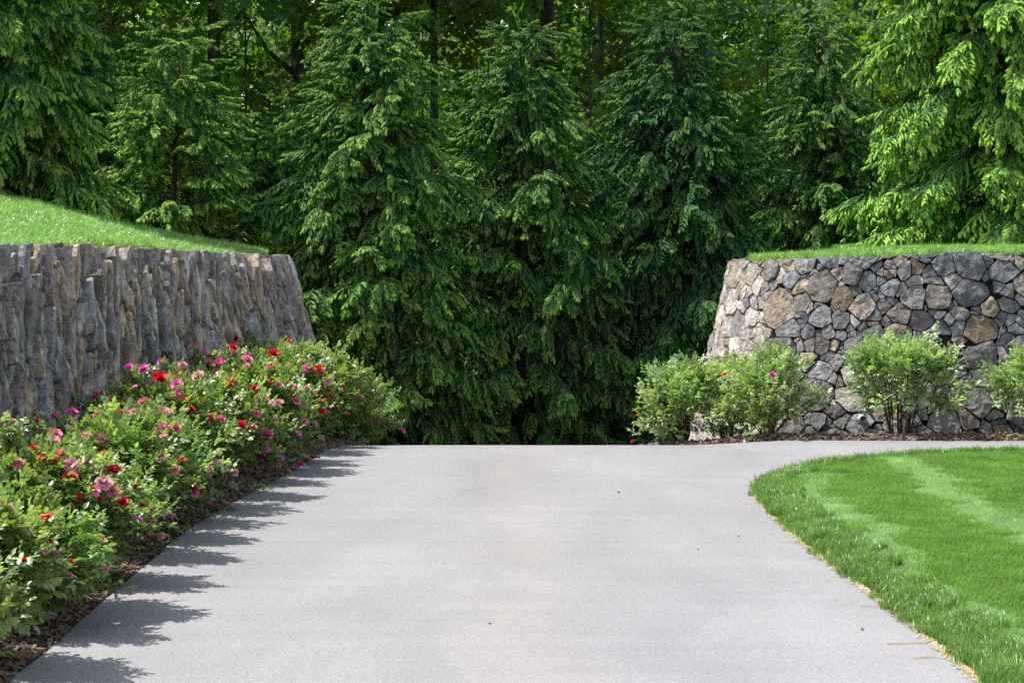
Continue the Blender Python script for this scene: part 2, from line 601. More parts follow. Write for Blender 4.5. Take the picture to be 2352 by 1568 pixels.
def bankl_z(x, y):
    x = np.asarray(x, float)
    y = np.asarray(y, float)
    s = dist_to(innerL[::4], x, y)
    zt = np.interp(y, [9, 13, 18.5, 21], [1.69, 1.68, 1.57, 1.56])
    return zt - 0.035 + 0.235 * np.clip(s, 0, 3.0) + 0.1 * np.clip(s - 3, 0, 4) + 0.02 * np.sin(x * 2.3 + y)


def bankr_z(x, y):
    x = np.asarray(x, float)
    y = np.asarray(y, float)
    s = dist_to(innerR[::4], x, y)
    zt = np.interp(x, [1.8, 2.6, 4.2, 7], [1.50, 1.545, 1.60, 1.61])
    return zt - 0.035 + 0.010 * np.clip(s, 0, 3) + 0.010 * np.sin(x * 1.7) - 0.9 * np.clip(y - 25.0, 0, 3)


me_bankl = sheet('bank', np.vstack([innerL[::5], [(-14, 21.0), (-14, 8.6)]]), bankl_z, 0.22, M_TURF)
tag(obj('bank', me_bankl), 'raised green bank behind the wall beside the roses', kind='structure')
me_bankr = sheet('bank', np.vstack([innerR[::5], [(13, 18.4), (13, 28), (4.5, 28)]]), bankr_z, 0.3, M_TURF)
tag(obj('bank', me_bankr), 'level green bank behind the grey fieldstone wall', kind='structure')


# ------------------------------------------------------------------ dry stone walls
def clip_poly(poly, a, b, c):
    """keep the side a*x + b*y <= c"""
    out = []
    n = len(poly)
    for i in range(n):
        p, q = poly[i], poly[(i + 1) % n]
        fp, fq = a * p[0] + b * p[1] - c, a * q[0] + b * q[1] - c
        if fp <= 0: out.append(p)
        if fp * fq < 0:
            t = fp / (fp - fq)
            out.append((p[0] + (q[0] - p[0]) * t, p[1] + (q[1] - p[1]) * t))
    return out


def mosaic(U, z0, z1, stretch, classes, r, tight=0.80, gap=(0.006, 0.014), skew=0.0):
    """uneven stones: seeds of several sizes, each with its cell, in (u, z)"""
    S = []
    H = (z1 - z0) / stretch
    for rad, tries in classes:
        for _ in range(tries):
            x, y = r.random() * U, r.random() * H
            q = rad * (0.85 + 0.3 * r.random())
            if all((x - s[0]) ** 2 + (y - s[1]) ** 2 > (tight * (q + s[2])) ** 2 for s in S):
                S.append((x, y, q))
    cells = []
    for i, (x, y, q) in enumerate(S):
        m = q * 3.2
        poly = [(x - m, y - m), (x + m, y - m), (x + m, y + m), (x - m, y + m)]
        g = r.uniform(*gap)
        for j, (x2, y2, q2) in enumerate(S):
            if i == j: continue
            dx, dy = x2 - x, y2 - y
            d = math.hypot(dx, dy)
            if d > 1.2: continue
            mid = (d * d + q * q - q2 * q2) / (2 * d)
            a, b = dx / d, dy / d
            hsh = math.sin((min(i, j) * 127.1 + max(i, j) * 311.7)) * 43758.5453
            ro = ((hsh - math.floor(hsh)) - 0.5) * 2 * skew * (1 if i < j else 1)
            mx, my = x + a * mid, y + b * mid
            a, b = a * math.cos(ro) - b * math.sin(ro), a * math.sin(ro) + b * math.cos(ro)
            mid = a * (mx - x) + b * (my - y)
            poly = clip_poly(poly, a, b, a * x + b * y + mid - g * 0.5 * (abs(a) + abs(b) / max(1.0, stretch)))
            if len(poly) < 3: break
        if len(poly) < 3: continue
        poly = clip_poly(poly, -1, 0, 0)
        poly = clip_poly(poly, 1, 0, U)
        poly = clip_poly(poly, 0, -1, 0)
        if len(poly) < 3: continue
        cells.append(([(p[0], z0 + p[1] * stretch) for p in poly], q))
    return cells


def poly_area(p):
    return 0.5 * abs(sum(p[i][0] * p[(i + 1) % len(p)][1] - p[(i + 1) % len(p)][0] * p[i][1] for i in range(len(p))))


def resample(poly, n):
    P = np.array(poly + [poly[0]])
    d = np.r_[0, np.cumsum(np.linalg.norm(np.diff(P, axis=0), axis=1))]
    u = np.linspace(0, d[-1], n, endpoint=False)
    return np.stack([np.interp(u, d, P[:, 0]), np.interp(u, d, P[:, 1])], 1)


def chaikin(poly, k):
    out = []
    n = len(poly)
    for i in range(n):
        p, q = np.array(poly[i]), np.array(poly[(i + 1) % n])
        out += [tuple(p * (1 - k) + q * k), tuple(p * k + q * (1 - k))]
    return out


def build_wall(name, P, Nrm, ztop, LEN, bat, zlow, classes, stretch, palette, relief, proud, tiltmax, label, seed, ulo=0.0, deep=-0.06, tight=0.8, gap=(0.006, 0.014), skew=0.0):
    r = random.Random(seed)
    root = empty(name, (P[200][0], P[200][1], 0))
    tag(root, label, 'stone wall')
    us = np.linspace(0, LEN, len(P))
    cosb = 0.98
    sinb = 0.16

    def at(u, z, dep):
        i = np.clip(u / LEN * (len(P) - 1), 0, len(P) - 1.001)
        i0 = i.astype(int) if isinstance(i, np.ndarray) else int(i)
        f = i - i0
        f2 = f[:, None] if isinstance(f, np.ndarray) else f
        p = P[i0] * (1 - f2) + P[i0 + 1] * f2
        nn = Nrm[i0] * (1 - f2) + Nrm[i0 + 1] * f2
        nn = nn / np.linalg.norm(nn, axis=-1, keepdims=True)
        bt = np.interp(u, us, bat)
        xy = p + nn * np.asarray(dep * cosb - bt * z)[..., None]
        return np.stack([xy[..., 0], xy[..., 1], z + dep * sinb], -1)
    base = np.array(root.location)
    fu = 16.0 if relief > 0.03 else 9.0
    cells = mosaic(LEN, zlow, float(ztop.max()) + 0.3, stretch, classes, r, tight, gap, skew)
    cnt = 0
    made = []
    for poly, q in cells:
        cu = sum(p[0] for p in poly) / len(poly)
        cz = sum(p[1] for p in poly) / len(poly)
        if cu < ulo: continue
        zt = float(np.interp(cu, us, ztop)) + r.uniform(-0.010, 0.006)
        gz = float(crest(*at(np.array([cu]), np.array([0.0]), np.array([0.0]))[0][:2]))
        if max(p[1] for p in poly) < gz - 0.02: continue
        top = max(p[1] for p in poly) >= zt
        poly = clip_poly(poly, 0, 1, zt)
        if len(poly) < 3 or poly_area(poly) < 0.0007: continue
        if top and max(p[1] for p in poly) - min(p[1] for p in poly) < 0.012: continue
        soft = chaikin(poly, 0.04)
        ring = []
        for i_ in range(len(soft)):
            p_, q_ = np.array(soft[i_]), np.array(soft[(i_ + 1) % len(soft)])
            m_ = max(1, int(np.linalg.norm(q_ - p_) / (0.03 if q < 0.07 else 0.042)))
            ring += [p_ + (q_ - p_) * k_ / m_ for k_ in range(m_)]
        ring = np.array(ring)
        n = len(ring)
        cen = ring.mean(0)
        size = math.sqrt(poly_area(poly))
        so = r.uniform(0, 100)
        hgt = proud * r.uniform(0.35, 1.35) * min(1.0, size / 0.22 + 0.25)
        tilt = (r.uniform(-1, 1) * tiltmax, r.uniform(-1, 1) * tiltmax * 0.6)
        back = -0.34 if top else -0.13
        levels = [(1.0, back, 0.0), (1.0, deep, 0.3), (0.992, hgt * 0.62, 0.7), (0.958, hgt * 0.96, 1.0), (0.66, hgt * 1.03, 1.0), (0.33, hgt * 1.05, 1.0)]
        uu, zz, dd = [], [], []
        for sc_, dep, nz in levels:
            pr = cen + (ring - cen) * sc_
            if sc_ < 1.0 and top:      # the top edge of a cap stone stays level
                pr[:, 1] = np.where(ring[:, 1] > zt - 0.012, np.maximum(pr[:, 1], zt - (1 - sc_) * 0.10 - (0.02 if sc_ < 0.9 else 0)), pr[:, 1])
            for a in pr:
                s1 = noise.noise((a[0] * fu + so, a[1] * 7, so))
                s2 = noise.noise((a[0] * fu * 2.7 + so, a[1] * 20, so * 2))
                uu.append(a[0] + (0.007 * noise.noise((a[0] * 30, a[1] * 30, so)) if nz > 0 else 0))
                zz.append(a[1] + (0.007 * noise.noise((a[0] * 30, a[1] * 30, so + 9)) if nz > 0 else 0))
                dd.append(dep + nz * (relief * (s1 * 0.8 + s2 * 0.45) + tilt[0] * (a[0] - cen[0]) + tilt[1] * (a[1] - cen[1])))
        uu.append(cen[0]); zz.append(cen[1]); dd.append(hgt * 1.05 + relief * 0.5 * noise.noise((cen[0] * 9 + so, cen[1] * 7, so)))
        W = at(np.array(uu), np.array(zz), np.array(dd))
        if top:
            # keep the back of a cap stone at the wall's own height instead of dipping with the slope of the face
            W[:n, 2] += -back * sinb
        o0 = W.mean(0)
        L = len(levels)
        Fs = [tuple(range(n))[::-1]]
        for k in range(L - 1):
            for i in range(n):
                i2 = (i + 1) % n
                Fs.append((k * n + i, k * n + i2, (k + 1) * n + i2, (k + 1) * n + i))
        cI = L * n
        for i in range(n): Fs.append(((L - 1) * n + i, (L - 1) * n + (i + 1) % n, cI))
        ringw = W[3 * n:4 * n]
        sx = ringw[:, 0] / ringw[:, 1]
        sy = ringw[:, 2] / ringw[:, 1]
        show = poly_area(list(zip(sx, sy))) * (1.0 if abs(sx.mean()) < 0.27 else 0.05)
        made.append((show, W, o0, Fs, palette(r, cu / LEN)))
    made.sort(key=lambda m_: -m_[0])

    def paint(me, cols):
        at_ = me.attributes.new('scol', 'FLOAT_COLOR', 'POINT')
        at_.data.foreach_set('color', np.asarray(cols, np.float32).ravel())
    for show, W, o0, Fs, col in made[:300]:
        me = mesh('stone', W - o0, Fs, M_STONE, False)
        paint(me, np.tile([*col, 1.0], (len(W), 1)))
        obj('stone', me, root, tuple(o0 - base))
        cnt += 1
    if len(made) > 300:                                   # the least visible ones
        mb, cc = MB(), []
        for show, W, o0, Fs, col in made[300:]:
            mb.add(W - base, Fs)
            cc.append(np.tile([*col, 1.0], (len(W), 1)))
        me = mb.mesh('small_stones', M_STONE, False)
        paint(me, np.vstack(cc))
        obj('small_stones', me, root)['kind'] = 'stuff'
        print('joined', len(made) - 300)
    # the packed core behind the stones
    k = np.arange(0, len(P), 6)
    prof = [(-1, deep - 0.03), (1, deep - 0.03), (1, -0.44), (-1, -0.44)]
    V, Fc = [], []
    for i in k:
        if us[i] < ulo: continue
        for hi, dep in prof:
            z = (ztop[i] - 0.05) if hi > 0 else -1.2
            b = at(np.array([us[i]]), np.array([z]), np.array([0.0]))[0]
            V.append((b[0] + Nrm[i][0] * dep - base[0], b[1] + Nrm[i][1] * dep - base[1], z))
    m = len(V) // 4
    for i in range(m - 1):
        for j in range(4):
            j2 = (j + 1) % 4
            Fc.append((i * 4 + j, i * 4 + j2, (i + 1) * 4 + j2, (i + 1) * 4 + j))
    Fc += [(0, 1, 2, 3), ((m - 1) * 4 + 3, (m - 1) * 4 + 2, (m - 1) * 4 + 1, (m - 1) * 4)]
    obj('wall_core', mesh('wall_core', V, Fc, M_JOINT), root)
    print(name, 'stones', cnt)
    return root


def pal_left(r, t):
    c = r.choices([(0.39, 0.36, 0.335), (0.40, 0.34, 0.29), (0.47, 0.435, 0.40), (0.56, 0.45, 0.32), (0.33, 0.32, 0.33), (0.48, 0.365, 0.26), (0.25, 0.23, 0.215)],
                  [30, 24, 20, 8, 10, 9, 10])[0]
    f = r.uniform(0.8, 1.2)
    return tuple(min(0.6, x * f) for x in c)


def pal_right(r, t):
    w = [26, 16, 18, 14, 5, 7, 3] if t > 0.50 else [10, 10, 2, 1, 16, 45, 1]  # rounded end gets lighter stones: the sunlight on it is put into their colour
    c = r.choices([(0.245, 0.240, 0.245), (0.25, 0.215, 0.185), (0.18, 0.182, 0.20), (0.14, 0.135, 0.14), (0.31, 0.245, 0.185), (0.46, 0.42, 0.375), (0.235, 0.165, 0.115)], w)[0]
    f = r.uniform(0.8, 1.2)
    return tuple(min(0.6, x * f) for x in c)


build_wall('stone_wall', WALL_L_PTS, NL, ztopL, WL_LEN, BAT_L, -0.5,
           [(0.075, 50), (0.054, 500), (0.040, 1500), (0.029, 1400), (0.020, 400)], 3.4, pal_left, 0.032, 0.065, 0.32,
           'grey-brown stone wall seen at a slant behind the flowering roses', 5, tight=0.72, gap=(0.018, 0.036))
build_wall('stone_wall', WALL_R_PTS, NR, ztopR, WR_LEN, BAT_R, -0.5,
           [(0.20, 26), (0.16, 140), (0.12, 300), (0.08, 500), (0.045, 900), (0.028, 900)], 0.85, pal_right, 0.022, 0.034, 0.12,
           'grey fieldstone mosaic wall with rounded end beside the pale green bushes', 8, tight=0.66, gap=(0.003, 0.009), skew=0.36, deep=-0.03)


# ------------------------------------------------------------------ leaf, needle and grass sprigs
def unit(v):
    return v / np.linalg.norm(v)


def shoot(mb, o, d, ln, rad, tip0, tip1, r, nn=20):
    """one spruce shoot: a thick finger closely set with needles"""
    d = unit(d)
    a = unit(np.cross(d, np.array([0.21, 0.35, 0.9])))
    b = np.cross(d, a)
    V, F, A = [], [], []
    for k, (t, w) in enumerate(((0.0, 0.35), (0.30, 0.85), (0.8, 0.80), (1.06, 0.15))):
        for j in range(4):
            an = j * 1.5708 + k * 0.5
            V.append(o + d * ln * t + (a * math.cos(an) + b * math.sin(an)) * rad * w)
            A.append(tip0 + (tip1 - tip0) * min(t, 1))
    for k in range(3):
        for j in range(4):
            j2 = (j + 1) % 4
            F.append((k * 4 + j, k * 4 + j2, k * 4 + 4 + j2, k * 4 + 4 + j))
    mb.add(V, F, A)
    V, F, A = [], [], []
    nn = int(nn * 1.6)
    for i in range(nn):
        t = (i + r.random() * 0.8) / nn
        an = i * 2.39996 + r.random() * 0.5
        rd = a * math.cos(an) + b * math.sin(an)
        tn = np.cross(d, rd)
        nl = rad * (1.15 - 0.40 * max(0, t - 0.7) / 0.3) * (0.85 + 0.3 * r.random())
        nd = unit(d * (0.75 + 0.6 * t) + rd)
        p = o + d * ln * t + rd * rad * 0.2
        w = 0.0024
        c = len(V)
        V += [p + tn * w, p - tn * w, p + nd * nl * 1.25]
        F.append((c, c + 1, c + 2))
        tv = tip0 + (tip1 - tip0) * t
        A += [tv, tv, min(1.0, tv + 0.15)]
    mb.add(V, F, A)


def spruce_spray(seed, droop, mat):
    r = random.Random(seed)
    mb = MB()
    L = 0.40
    pts = []
    for i in range(8):
        t = i / 7
        pts.append(np.array([L * t, 0.03 * math.sin(t * 3 + seed), -droop * L * t * t * 0.6]))
    mb.tube(pts, [0.006 - 0.004 * i / 7 for i in range(8)], 3, 0.0, cap=False)
    shoot(mb, pts[7], pts[7] - pts[6] + np.array([0.0, 0, -0.004]), 0.095, 0.018, 0.5, 1.0, r, 22)
    for i in range(1, 8):
        t = i / 7
        d0 = unit(pts[i] - pts[i - 1])
        for sd in (-1, 1):
            if r.random() < 0.08: continue
            ang = math.radians(r.uniform(24, 56))
            ln = (0.078 + 0.045 * (1 - t)) * r.uniform(0.8, 1.2)
            hang = r.uniform(0.2, 0.9) * (0.4 + droop)
            dv = d0 * math.cos(ang) + np.array([0, sd * math.sin(ang), -hang])
            young = r.random() < 0.35 + 0.6 * t
            shoot(mb, pts[i], dv, ln, 0.0190, 0.45 if young else 0.05, 1.0 if young else 0.3, r, 22)
            if t < 0.75 and r.random() < 0.75:      # a side twig forks again
                q = pts[i] + unit(dv) * ln * 0.65
                dv2 = unit(dv) + np.array([0.5, -sd * 0.25, -0.35])
                shoot(mb, q, dv2, ln * 0.85, 0.0170, 0.3 if young else 0.05, 0.95 if young else 0.25, r, 18)
        shoot(mb, pts[i - 1], pts[i] - pts[i - 1], L / 7, 0.012, 0.0, 0.05, r, 8)
    return proto('spruce_sprig', mb.mesh('spruce_sprig', mat, False, 'tip'))


def leaf_faces(mb, o, d, up, ln, wd, fold, shape, a=0.0):
    """one leaf blade folded along its midrib; shape = half outline as (t, w)"""
    d = unit(d)
    s = np.cross(up, d)
    if np.linalg.norm(s) < 1e-3: s = np.array([1.0, 0, 0])
    s = unit(s)
    n = np.cross(d, s)
    V = [o]
    for t, w in shape:
        dip = -0.16 * ln * t * t
        V += [o + d * ln * t + s * wd * w + n * (fold * wd * w + dip), o + d * ln * t + n * dip, o + d * ln * t - s * wd * w + n * (fold * wd * w + dip)]
    V.append(o + d * ln - n * 0.16 * ln)
    F = [(0, 1, 2), (0, 2, 3)]
    m = len(shape)
    for i in range(m - 1):
        c = 1 + 3 * i
        F += [(c, c + 3, c + 4, c + 1), (c + 1, c + 4, c + 5, c + 2)]
    c = 1 + 3 * (m - 1)
    e = len(V) - 1
    F += [(c, e, c + 1), (c + 1, e, c + 2)]
    mb.add(V, F, a)


OVAL = [(0.22, 0.40), (0.55, 0.50), (0.82, 0.28)]


def rose_spray(seed, mat):
    r = random.Random(seed)
    mb = MB()
    L = 0.11
    mb.tube([(0, 0, 0), (L * 0.5, 0, 0.01), (L, 0, 0.012)], [0.0022, 0.0018, 0.001], 3, 0.0, cap=False)
    for i in range(5):
        t = 0.12 + 0.88 * i / 4
        an = i * 2.4 + r.random() * 0.6
        base = np.array([L * t, 0, 0.01 * t])
        rd = np.array([0.55, math.cos(an), math.sin(an) * 0.75 + 0.25]) if i < 4 else np.array([1, 0.1, 0.3])
        rd = unit(rd)
        rl = 0.062 * r.uniform(0.8, 1.15)
        up = unit(np.array([r.uniform(-0.3, 0.3), r.uniform(-0.3, 0.3), 1.0]))
        sd = unit(np.cross(up, rd))
        tipv = 0.0 if r.random() < 0.62 else 1.0
        mb.tube([base, base + rd * rl], [0.0012, 0.0009], 3, 0.0, cap=False)
        for q, sg in ((0.42, -1), (0.42, 1), (0.74, -1), (0.74, 1), (1.0, 0)):
            o = base + rd * rl * q
            dv = rd * (0.45 if sg else 1.0) + sd * sg * 0.9 + np.array([0, 0, r.uniform(-0.35, 0.1)])
            leaf_faces(mb, o, dv, unit(up + np.array([r.uniform(-.3, .3), r.uniform(-.3, .3), 0])), 0.037 * r.uniform(0.75, 1.25), 0.025, r.uniform(0.1, 0.5), OVAL, tipv)
    return proto('rose_sprig', mb.mesh('rose_sprig', mat, True, 'tip'))


MAPLE = [(0.0, 0.0), (0.10, 0.34), (-0.02, 0.50), (0.26, 0.42), (0.34, 0.62), (0.44, 0.36), (0.60, 0.34), (0.66, 0.16), (1.0, 0.0)]


def maple_spray(seed, mat):
    r = random.Random(seed)
    mb = MB()
    for i in range(19):
        o = np.array([r.uniform(0, 0.46), r.gauss(0, 0.13), r.gauss(0, 0.05)])
        an = r.uniform(-1.2, 1.2)
        d = unit(np.array([math.cos(an), math.sin(an), r.uniform(-0.7, 0.05)]))
        up = unit(np.array([r.uniform(-0.5, 0.5), r.uniform(-0.5, 0.5), 1.0]))
        s = unit(np.cross(up, d))
        n = np.cross(d, s)
        ln = 0.088 * r.uniform(0.7, 1.25)
        V = [o + d * t * ln + s * w * ln * 1.25 + n * (abs(w) * 0.25 - 0.15 * t * t) * ln for t, w in MAPLE]
        V += [o + d * t * ln - s * w * ln * 1.25 + n * (abs(w) * 0.25 - 0.15 * t * t) * ln for t, w in MAPLE[1:-1]]
        m = len(MAPLE)
        c = len(V)
        V.append(o + d * ln * 0.30)
        F = [(c, i_, i_ + 1) for i_ in range(m - 1)]
        seq = [0] + list(range(m, 2 * m - 2)) + [m - 1]
        F += [(c, seq[k + 1], seq[k]) for k in range(len(seq) - 1)]
        mb.add(V, F, 0.0)
    mb.tube([(-0.1, 0, 0), (0.2, 0.01, 0), (0.45, 0, -0.02)], [0.004, 0.003, 0.001], 3, 0.0, cap=False)
    return proto('maple_sprig', mb.mesh('maple_sprig', mat, False, 'tip'))


def grass_tuft(seed, mat, h, n, rad, w=0.0024, lean=0.6, bias=(0.0, 0.0)):
    r = random.Random(seed)
    mb = MB()
    bi = np.array([bias[0], bias[1], 0.0])
    flat = 1.0 / math.sqrt(1 + 0.8 * (bi @ bi))
    for i in range(n):
        an, q = r.random() * 6.283, rad * math.sqrt(r.random())
        o = np.array([q * math.cos(an), q * math.sin(an), -0.004])
        aa = r.random() * 6.283
        bd = np.array([math.cos(aa), math.sin(aa), 0])
        sd = np.array([-bd[1], bd[0], 0])
        hh = h * r.uniform(0.65, 1.15)
        ln = hh * lean * r.uniform(0.15, 1.0)
        V, A = [], []
        for t, ww in ((0, 1.0), (0.45, 0.9), (0.8, 0.55)):
            p = o + np.array([0, 0, hh * t * flat]) + bd * ln * t * t + bi * hh * t ** 1.4
            V += [p + sd * w * ww, p - sd * w * ww]
            A += [t, t]
        V.append(o + np.array([0, 0, hh * 0.98 * flat]) + bd * ln + bi * hh)
        A.append(1.0)
        mb.add(V, [(0, 1, 3, 2), (2, 3, 5, 4), (4, 5, 6)], A)
    return proto('grass_tuft', mb.mesh('grass_tuft', mat, False, 'tip'))


M_SPRUCE = leaf_material('spruce_needles', [(0.026, 0.080, 0.032), (0.034, 0.098, 0.034), (0.048, 0.118, 0.034)], 0.20, (1.5, 1.7, 0.6), 0.6, 0.15,
                         [(0.185, 0.335, 0.048), (0.280, 0.420, 0.065)], cool=(0.48, 0.82, 1.35))
M_ROSE = leaf_material('rose_leaf', [(0.090, 0.165, 0.052), (0.130, 0.215, 0.072), (0.185, 0.270, 0.105)], 0.32, (1.7, 1.8, 0.7), 0.36, 0.6,
                       [(0.19, 0.28, 0.070), (0.26, 0.34, 0.10)], pale=(0.25, 0.31, 0.19))
M_MAPLE = leaf_material('maple_leaf', [(0.050, 0.11, 0.024), (0.070, 0.145, 0.026), (0.10, 0.18, 0.030)], 0.48, (2.1, 2.2, 0.5), 0.45, 0.35)
M_GRASS = leaf_material('grass_blade', [(0.085, 0.190, 0.036), (0.108, 0.220, 0.040), (0.135, 0.240, 0.048)], 0.30, (1.6, 1.7, 0.7), 0.36, 0.6,
                        [(0.140, 0.285, 0.062), (0.185, 0.325, 0.085)])
M_WEED = leaf_material('weed_leaf', [(0.06, 0.13, 0.02), (0.08, 0.16, 0.022), (0.10, 0.18, 0.026)], 0.35, (1.6, 1.7, 0.7), 0.5, 0.3)

G_SPRUCE = scatter_group('spruce_sprigs', [spruce_spray(i, [0.35, 0.6, 0.9, 1.1, 0.15][i], M_SPRUCE) for i in range(5)])
G_ROSE = scatter_group('rose_sprigs', [rose_spray(i, M_ROSE) for i in range(6)])
G_MAPLE = scatter_group('maple_sprigs', [maple_spray(i, M_MAPLE) for i in range(5)])
G_GRASS = scatter_group('grass_tufts', [grass_tuft(i, M_GRASS, 0.046, 230, 0.085, 0.0016, 0.55, (-0.12, -0.32)) for i in range(5)])
G_STRIPE = scatter_group('bent_grass_tufts', [grass_tuft(i + 50, M_GRASS, 0.050, 230, 0.085, 0.0017, 0.45, (0.35, 1.35)) for i in range(5)])
G_GRASSL = scatter_group('long_grass_tufts', [grass_tuft(i + 20, M_GRASS, 0.066, 100, 0.062, 0.0019, 0.8) for i in range(5)])


# ------------------------------------------------------------------ turf
def tilt_euler(n, tx, ty, jit):
    """random turn about the vertical, then a lean (tx, ty)"""
    yaw = rng.random(n) * 6.283
    lx = tx + rng.normal(0, jit, n)
    ly = ty + rng.normal(0, jit, n)
    z = np.stack([lx, ly, np.ones(n)], 1)
    z /= np.linalg.norm(z, axis=1, keepdims=True)
    x0 = np.stack([np.cos(yaw), np.sin(yaw), np.zeros(n)], 1)
    x = x0 - z * (x0 * z).sum(1, keepdims=True)
    x /= np.linalg.norm(x, axis=1, keepdims=True)
    y = np.cross(z, x)
    return mats_to_euler(np.stack([x, y, z], 2))


def seen(C, m=0.25):
    """weight: what stands in or near the frame"""
    u = C[:, 0] / np.maximum(C[:, 1], 0.5)
    ok = (np.abs(u) < 0.257 + 0.05) & (C[:, 1] > 6.2)
    wide = (C[:, 0] < 7) & (C[:, 1] > 4.0)
    return np.where(ok, 1.0, np.where(wide, 0.6, 0.06))


def stripes(X, Y):
    """the mower's passes: +1 where the blades lean away from the drive's near end, -1 where they lean back"""
    w = 0.05 * np.sin(Y * 2.1) + 0.03 * np.sin(Y * 5.3 + 1)
    x = X + w
    s = np.where((x > 2.70) & (x < 3.05), 1.0, -0.55)
    s = np.where((x > 1.90) & (x < 2.16), 0.75, s)
    s = np.where((x > 3.05) & (x < 3.5), 0.25, s)
    return np.where(x > 3.9, 0.1, s)


n = 11500
P = sample_mesh(me_lawn, n, seen)
de = dist_to(LAWN_E, P[:, 0], P[:, 1])
st = stripes(P[:, 0] + rng.normal(0, 0.03, n), P[:, 1]) + rng.normal(0, 0.2, n)
E_ = np.stack([rng.normal(0, .03, n), rng.normal(0, .03, n), rng.normal(0, .3, n)], 1)
tint = np.clip(0.45 + rng.normal(0, 0.16, n), 0, 1)
keep = (de > 0.10) & (st < 0.45)
bent = (de > 0.10) & (st >= 0.45)
scatter('lawn_grass', P[keep], E_[keep], 0.8 + 0.4 * rng.random(keep.sum()), 5, G_GRASS, tint=tint[keep])
tag(bpy.data.objects['lawn_grass'], 'short green mown grass of the lawn beside the drive', 'grass', kind='stuff')
scatter('striped_grass', P[bent], E_[bent], 0.8 + 0.4 * rng.random(bent.sum()), 5, G_STRIPE, tint=tint[bent])
tag(bpy.data.objects['striped_grass'], 'paler mowing stripes where the lawn grass is bent over', 'grass', kind='stuff')
nE = 9000
Pe = sample_mesh(me_lawn, 24000, seen)
dd_ = dist_to(LAWN_E, Pe[:, 0], Pe[:, 1])
Pe = Pe[(dd_ < 0.26) & (rng.random(len(Pe)) < np.clip(1.25 - dd_ / 0.26, 0, 1))]
nE = len(Pe)
# the fringe leans out over the asphalt
kk = np.array([np.argmin((LAWN_E[:, 0] - p[0]) ** 2 + (LAWN_E[:, 1] - p[1]) ** 2) for p in Pe])
od = LAWN_E[kk] - Pe[:, :2]
od /= np.maximum(np.linalg.norm(od, axis=1, keepdims=True), 0.03)
scatter('lawn_edge_grass', Pe, tilt_euler(nE, od[:, 0] * 0.32, od[:, 1] * 0.32, 0.2), 0.75 + 0.45 * rng.random(nE), 5, G_GRASSL, tint=np.clip(0.22 + rng.normal(0, 0.15, nE), 0, 1))
tag(bpy.data.objects['lawn_edge_grass'], 'longer bluish grass fringe along the lawn edge', 'grass', kind='stuff')


def seen_l(C):
    u = C[:, 0] / C[:, 1]
    return np.where((u > -0.31) & (C[:, 1] < 20.5), 1.0, 0.02)


def seen_r(C):
    u = C[:, 0] / C[:, 1]
    return np.where((u < 0.31) & (C[:, 1] < 24.5), 1.0, 0.02)


n = 6000
P = sample_mesh(me_bankl, n, seen_l)
P = P[(P[:, 0] / P[:, 1] > -0.36)]
scatter('bank_grass', P, tilt_euler(len(P), 0.12, -0.05, 0.22), 0.8 + 0.5 * rng.random(len(P)), 5, G_GRASSL, tint=np.clip(0.75 + rng.normal(0, 0.2, len(P)), 0, 1))
tag(bpy.data.objects['bank_grass'], 'bright sunlit grass sloping up behind the wall of the rose bed', 'grass', kind='stuff')
n = 4500
P = sample_mesh(me_bankr, n, seen_r)
P = P[(P[:, 0] / P[:, 1] < 0.36)]
scatter('bank_grass', P, tilt_euler(len(P), 0.1, 0.0, 0.22), 0.8 + 0.5 * rng.random(len(P)), 5, G_GRASSL, tint=np.clip(0.8 + rng.normal(0, 0.2, len(P)), 0, 1))
tag(bpy.data.objects['bank_grass.001'], 'thin bright strip of grass on top of the grey fieldstone wall', 'grass', kind='stuff')


